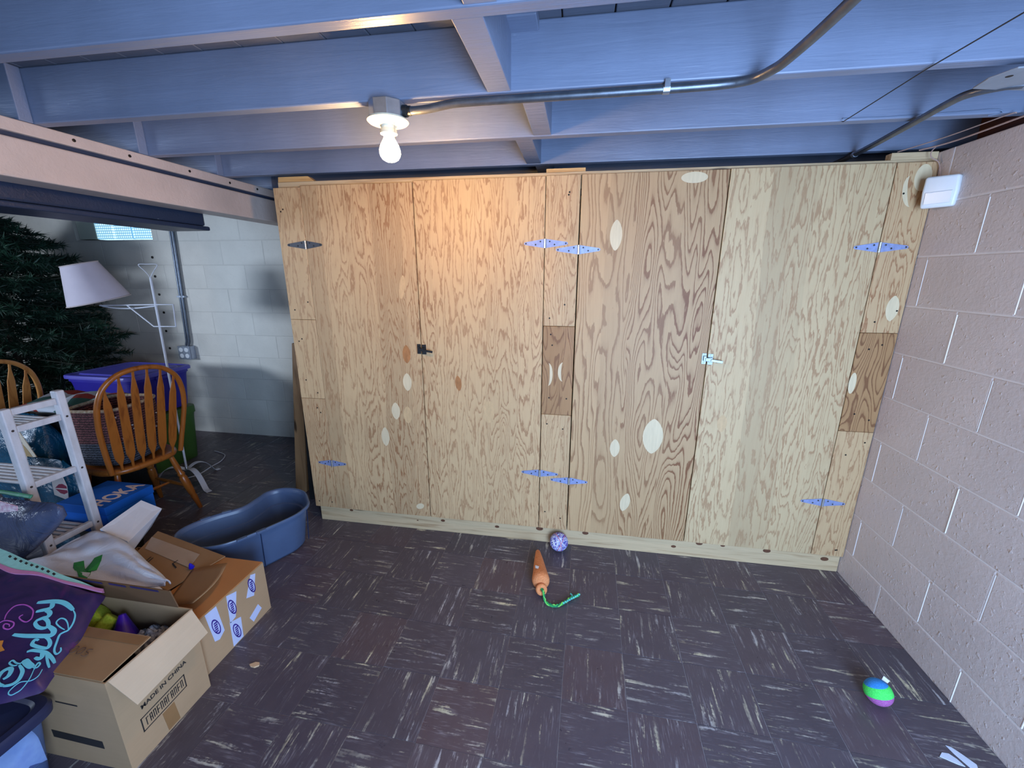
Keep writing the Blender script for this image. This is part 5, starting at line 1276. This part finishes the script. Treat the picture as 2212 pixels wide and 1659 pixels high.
obj('star_print', mb, plain('orange_print', c(214, 140, 60), .5, 0, .1, 30, bstr=0), tb2, fixn=False)
def strip(top_l, bot_l, h):
    mb = MB(); a = catmull([Vector((x, y, 0)) for x, y in top_l], 8); b3 = catmull([Vector((x, y, 0)) for x, y in bot_l], 8); m_ = min(len(a), len(b3)); k = 0
    for i in range(m_):
        for q, hh in ((a[i], h), (b3[i], h), (b3[i], h-.006), (a[i], h-.02)): mb.v.append(tuple(bp(q.x, q.y, hh)))
    for i in range(m_-1):
        for j in range(4): mb.f.append((i*4+j, i*4+(j+1) % 4, (i+1)*4+(j+1) % 4, (i+1)*4+j))
    mb.f.append((3, 2, 1, 0)); e = (m_-1)*4; mb.f.append((e, e+1, e+2, e+3)); return mb
obj('hem', strip([(-.12, .016), (.0, .006), (.15, .002), (.28, .001), (.36, .001), (.445, .002)], [(-.12, -.034), (.06, -.040), (.14, -.038), (.238, -.0215), (.36, -.0125), (.440, -.0075)], .003), plain('mint_hem', c(156, 218, 210), .6, 0, .08, 60), tb2)
obj('hem_edge', strip([(-.12, -.034), (.06, -.040), (.14, -.038), (.238, -.0215), (.36, -.0125), (.478, .006)], [(-.12, -.043), (.06, -.050), (.1535, -.0528), (.2515, -.0287), (.37, -.020), (.487, -.0045)], .0045), plain('pink_hem', c(206, 134, 178), .6, 0, .06, 60), tb2)
dk_ = MB()
for q in range(9):
    u = .06+q*.026; dk_.add([bp(u, -.004, .0045), bp(u+.012, -.006, .0045), bp(u+.014, -.0125, .0045), bp(u+.002, -.0105, .0045), bp(u, -.004, .003), bp(u+.012, -.006, .003), bp(u+.014, -.0125, .003), bp(u+.002, -.0105, .003)], [(3, 2, 1, 0), (4, 5, 6, 7), (0, 1, 5, 4), (1, 2, 6, 5), (2, 3, 7, 6), (3, 0, 4, 7)])
obj_split('dash_print', dk_, M['ink'], tb2)

# ------------------------------------------------------------ clear tote with a dark lid, bottom left
ct_ = thing('storage_tote', 'frosted plastic tote with a dark navy lid in the bottom left corner', 'bin', (.03, -1.62, 0))
fm, t, b_, n2_, l_ = nt('frosted_plastic')
tr_ = N(t, 'ShaderNodeBsdfTransparent'); tr_.inputs[0].default_value = (.80, .88, 1, 1); mx = N(t, 'ShaderNodeMixShader'); mx.inputs[0].default_value = .34
b_.inputs['Base Color'].default_value = c(120, 144, 196); b_.inputs['Roughness'].default_value = .3
l_.new(tr_.outputs[0], mx.inputs[1]); l_.new(b_.outputs[0], mx.inputs[2]); l_.new(mx.outputs[0], n2_['Material Output'].inputs['Surface'])
obj('body', loft([(.205, .225, .001), (.212, .232, .012), (.234, .252, .262), (.234, .252, .275)], .022, -1.612, 48, 0, .16, capt=False), fm, ct_, smooth=35)
obj('lid', loft([(.252, .272, .258), (.254, .274, .280), (.248, .268, .291), (.230, .250, .293), (.222, .242, .284), (.150, .170, .284), (.142, .162, .278), (.01, .01, .278)], .022, -1.612, 56, 0, .16, capt=True), plain('navy_lid', c(40, 44, 74), .36, 0, .1, 6, bstr=.05), ct_, smooth=35)
single('paper_stack', MB().box(-.12, .222, -1.80, -1.55, .006, .16), cardboard('white_paper', c(214, 220, 232)), 'white papers seen through the side of the frosted tote', 'papers', (.03, -1.69, .004), bevel=.004)
single('white_cloth', MB().grid(lambda u, v: (.10+.128*math.sin(PI*min(u, .5)), -1.53+.145*v, .235-.14*u+.02*math.sin(v*7+2)+.012*math.sin(v*13+u*5)), 14, 14), fabric('white_cloth_weave', c(190, 204, 236), c(214, 224, 244), 30), 'white cloth bundle pressed against the inside of the frosted tote', 'cloth', (.16, -1.47, .1), smooth=180)
single('purple_cloth', MB().grid(lambda u, v: (-.15+.375*u, -1.54+.15*v, .07+.03*v+.015*math.sin(u*9+v*7)), 14, 8), fabric('lavender_cloth', c(80, 78, 150), c(110, 110, 180), 30), 'lavender cloth inside the frosted tote', 'cloth', (.03, -1.47, .05), smooth=180)

# ------------------------------------------------------------ repeats share a group
GROUPS = {'storage_tote': 'storage totes', 'windsor_chair': 'oak arrow-back chairs', 'conduit': 'conduits under the joists', 'floor_scrap': 'scraps on the floor tiles',
          'foam_roll': 'lime foam rolls in the carton', 'plastic_sack': 'teal sacks behind the rack', 'open_carton': 'open cartons', 'wall_cable': 'thin cables at the wall top'}
for o in COL.objects:
    k = o.name.split('.')[0]
    if o.parent is None and k in GROUPS: o['group'] = GROUPS[k]
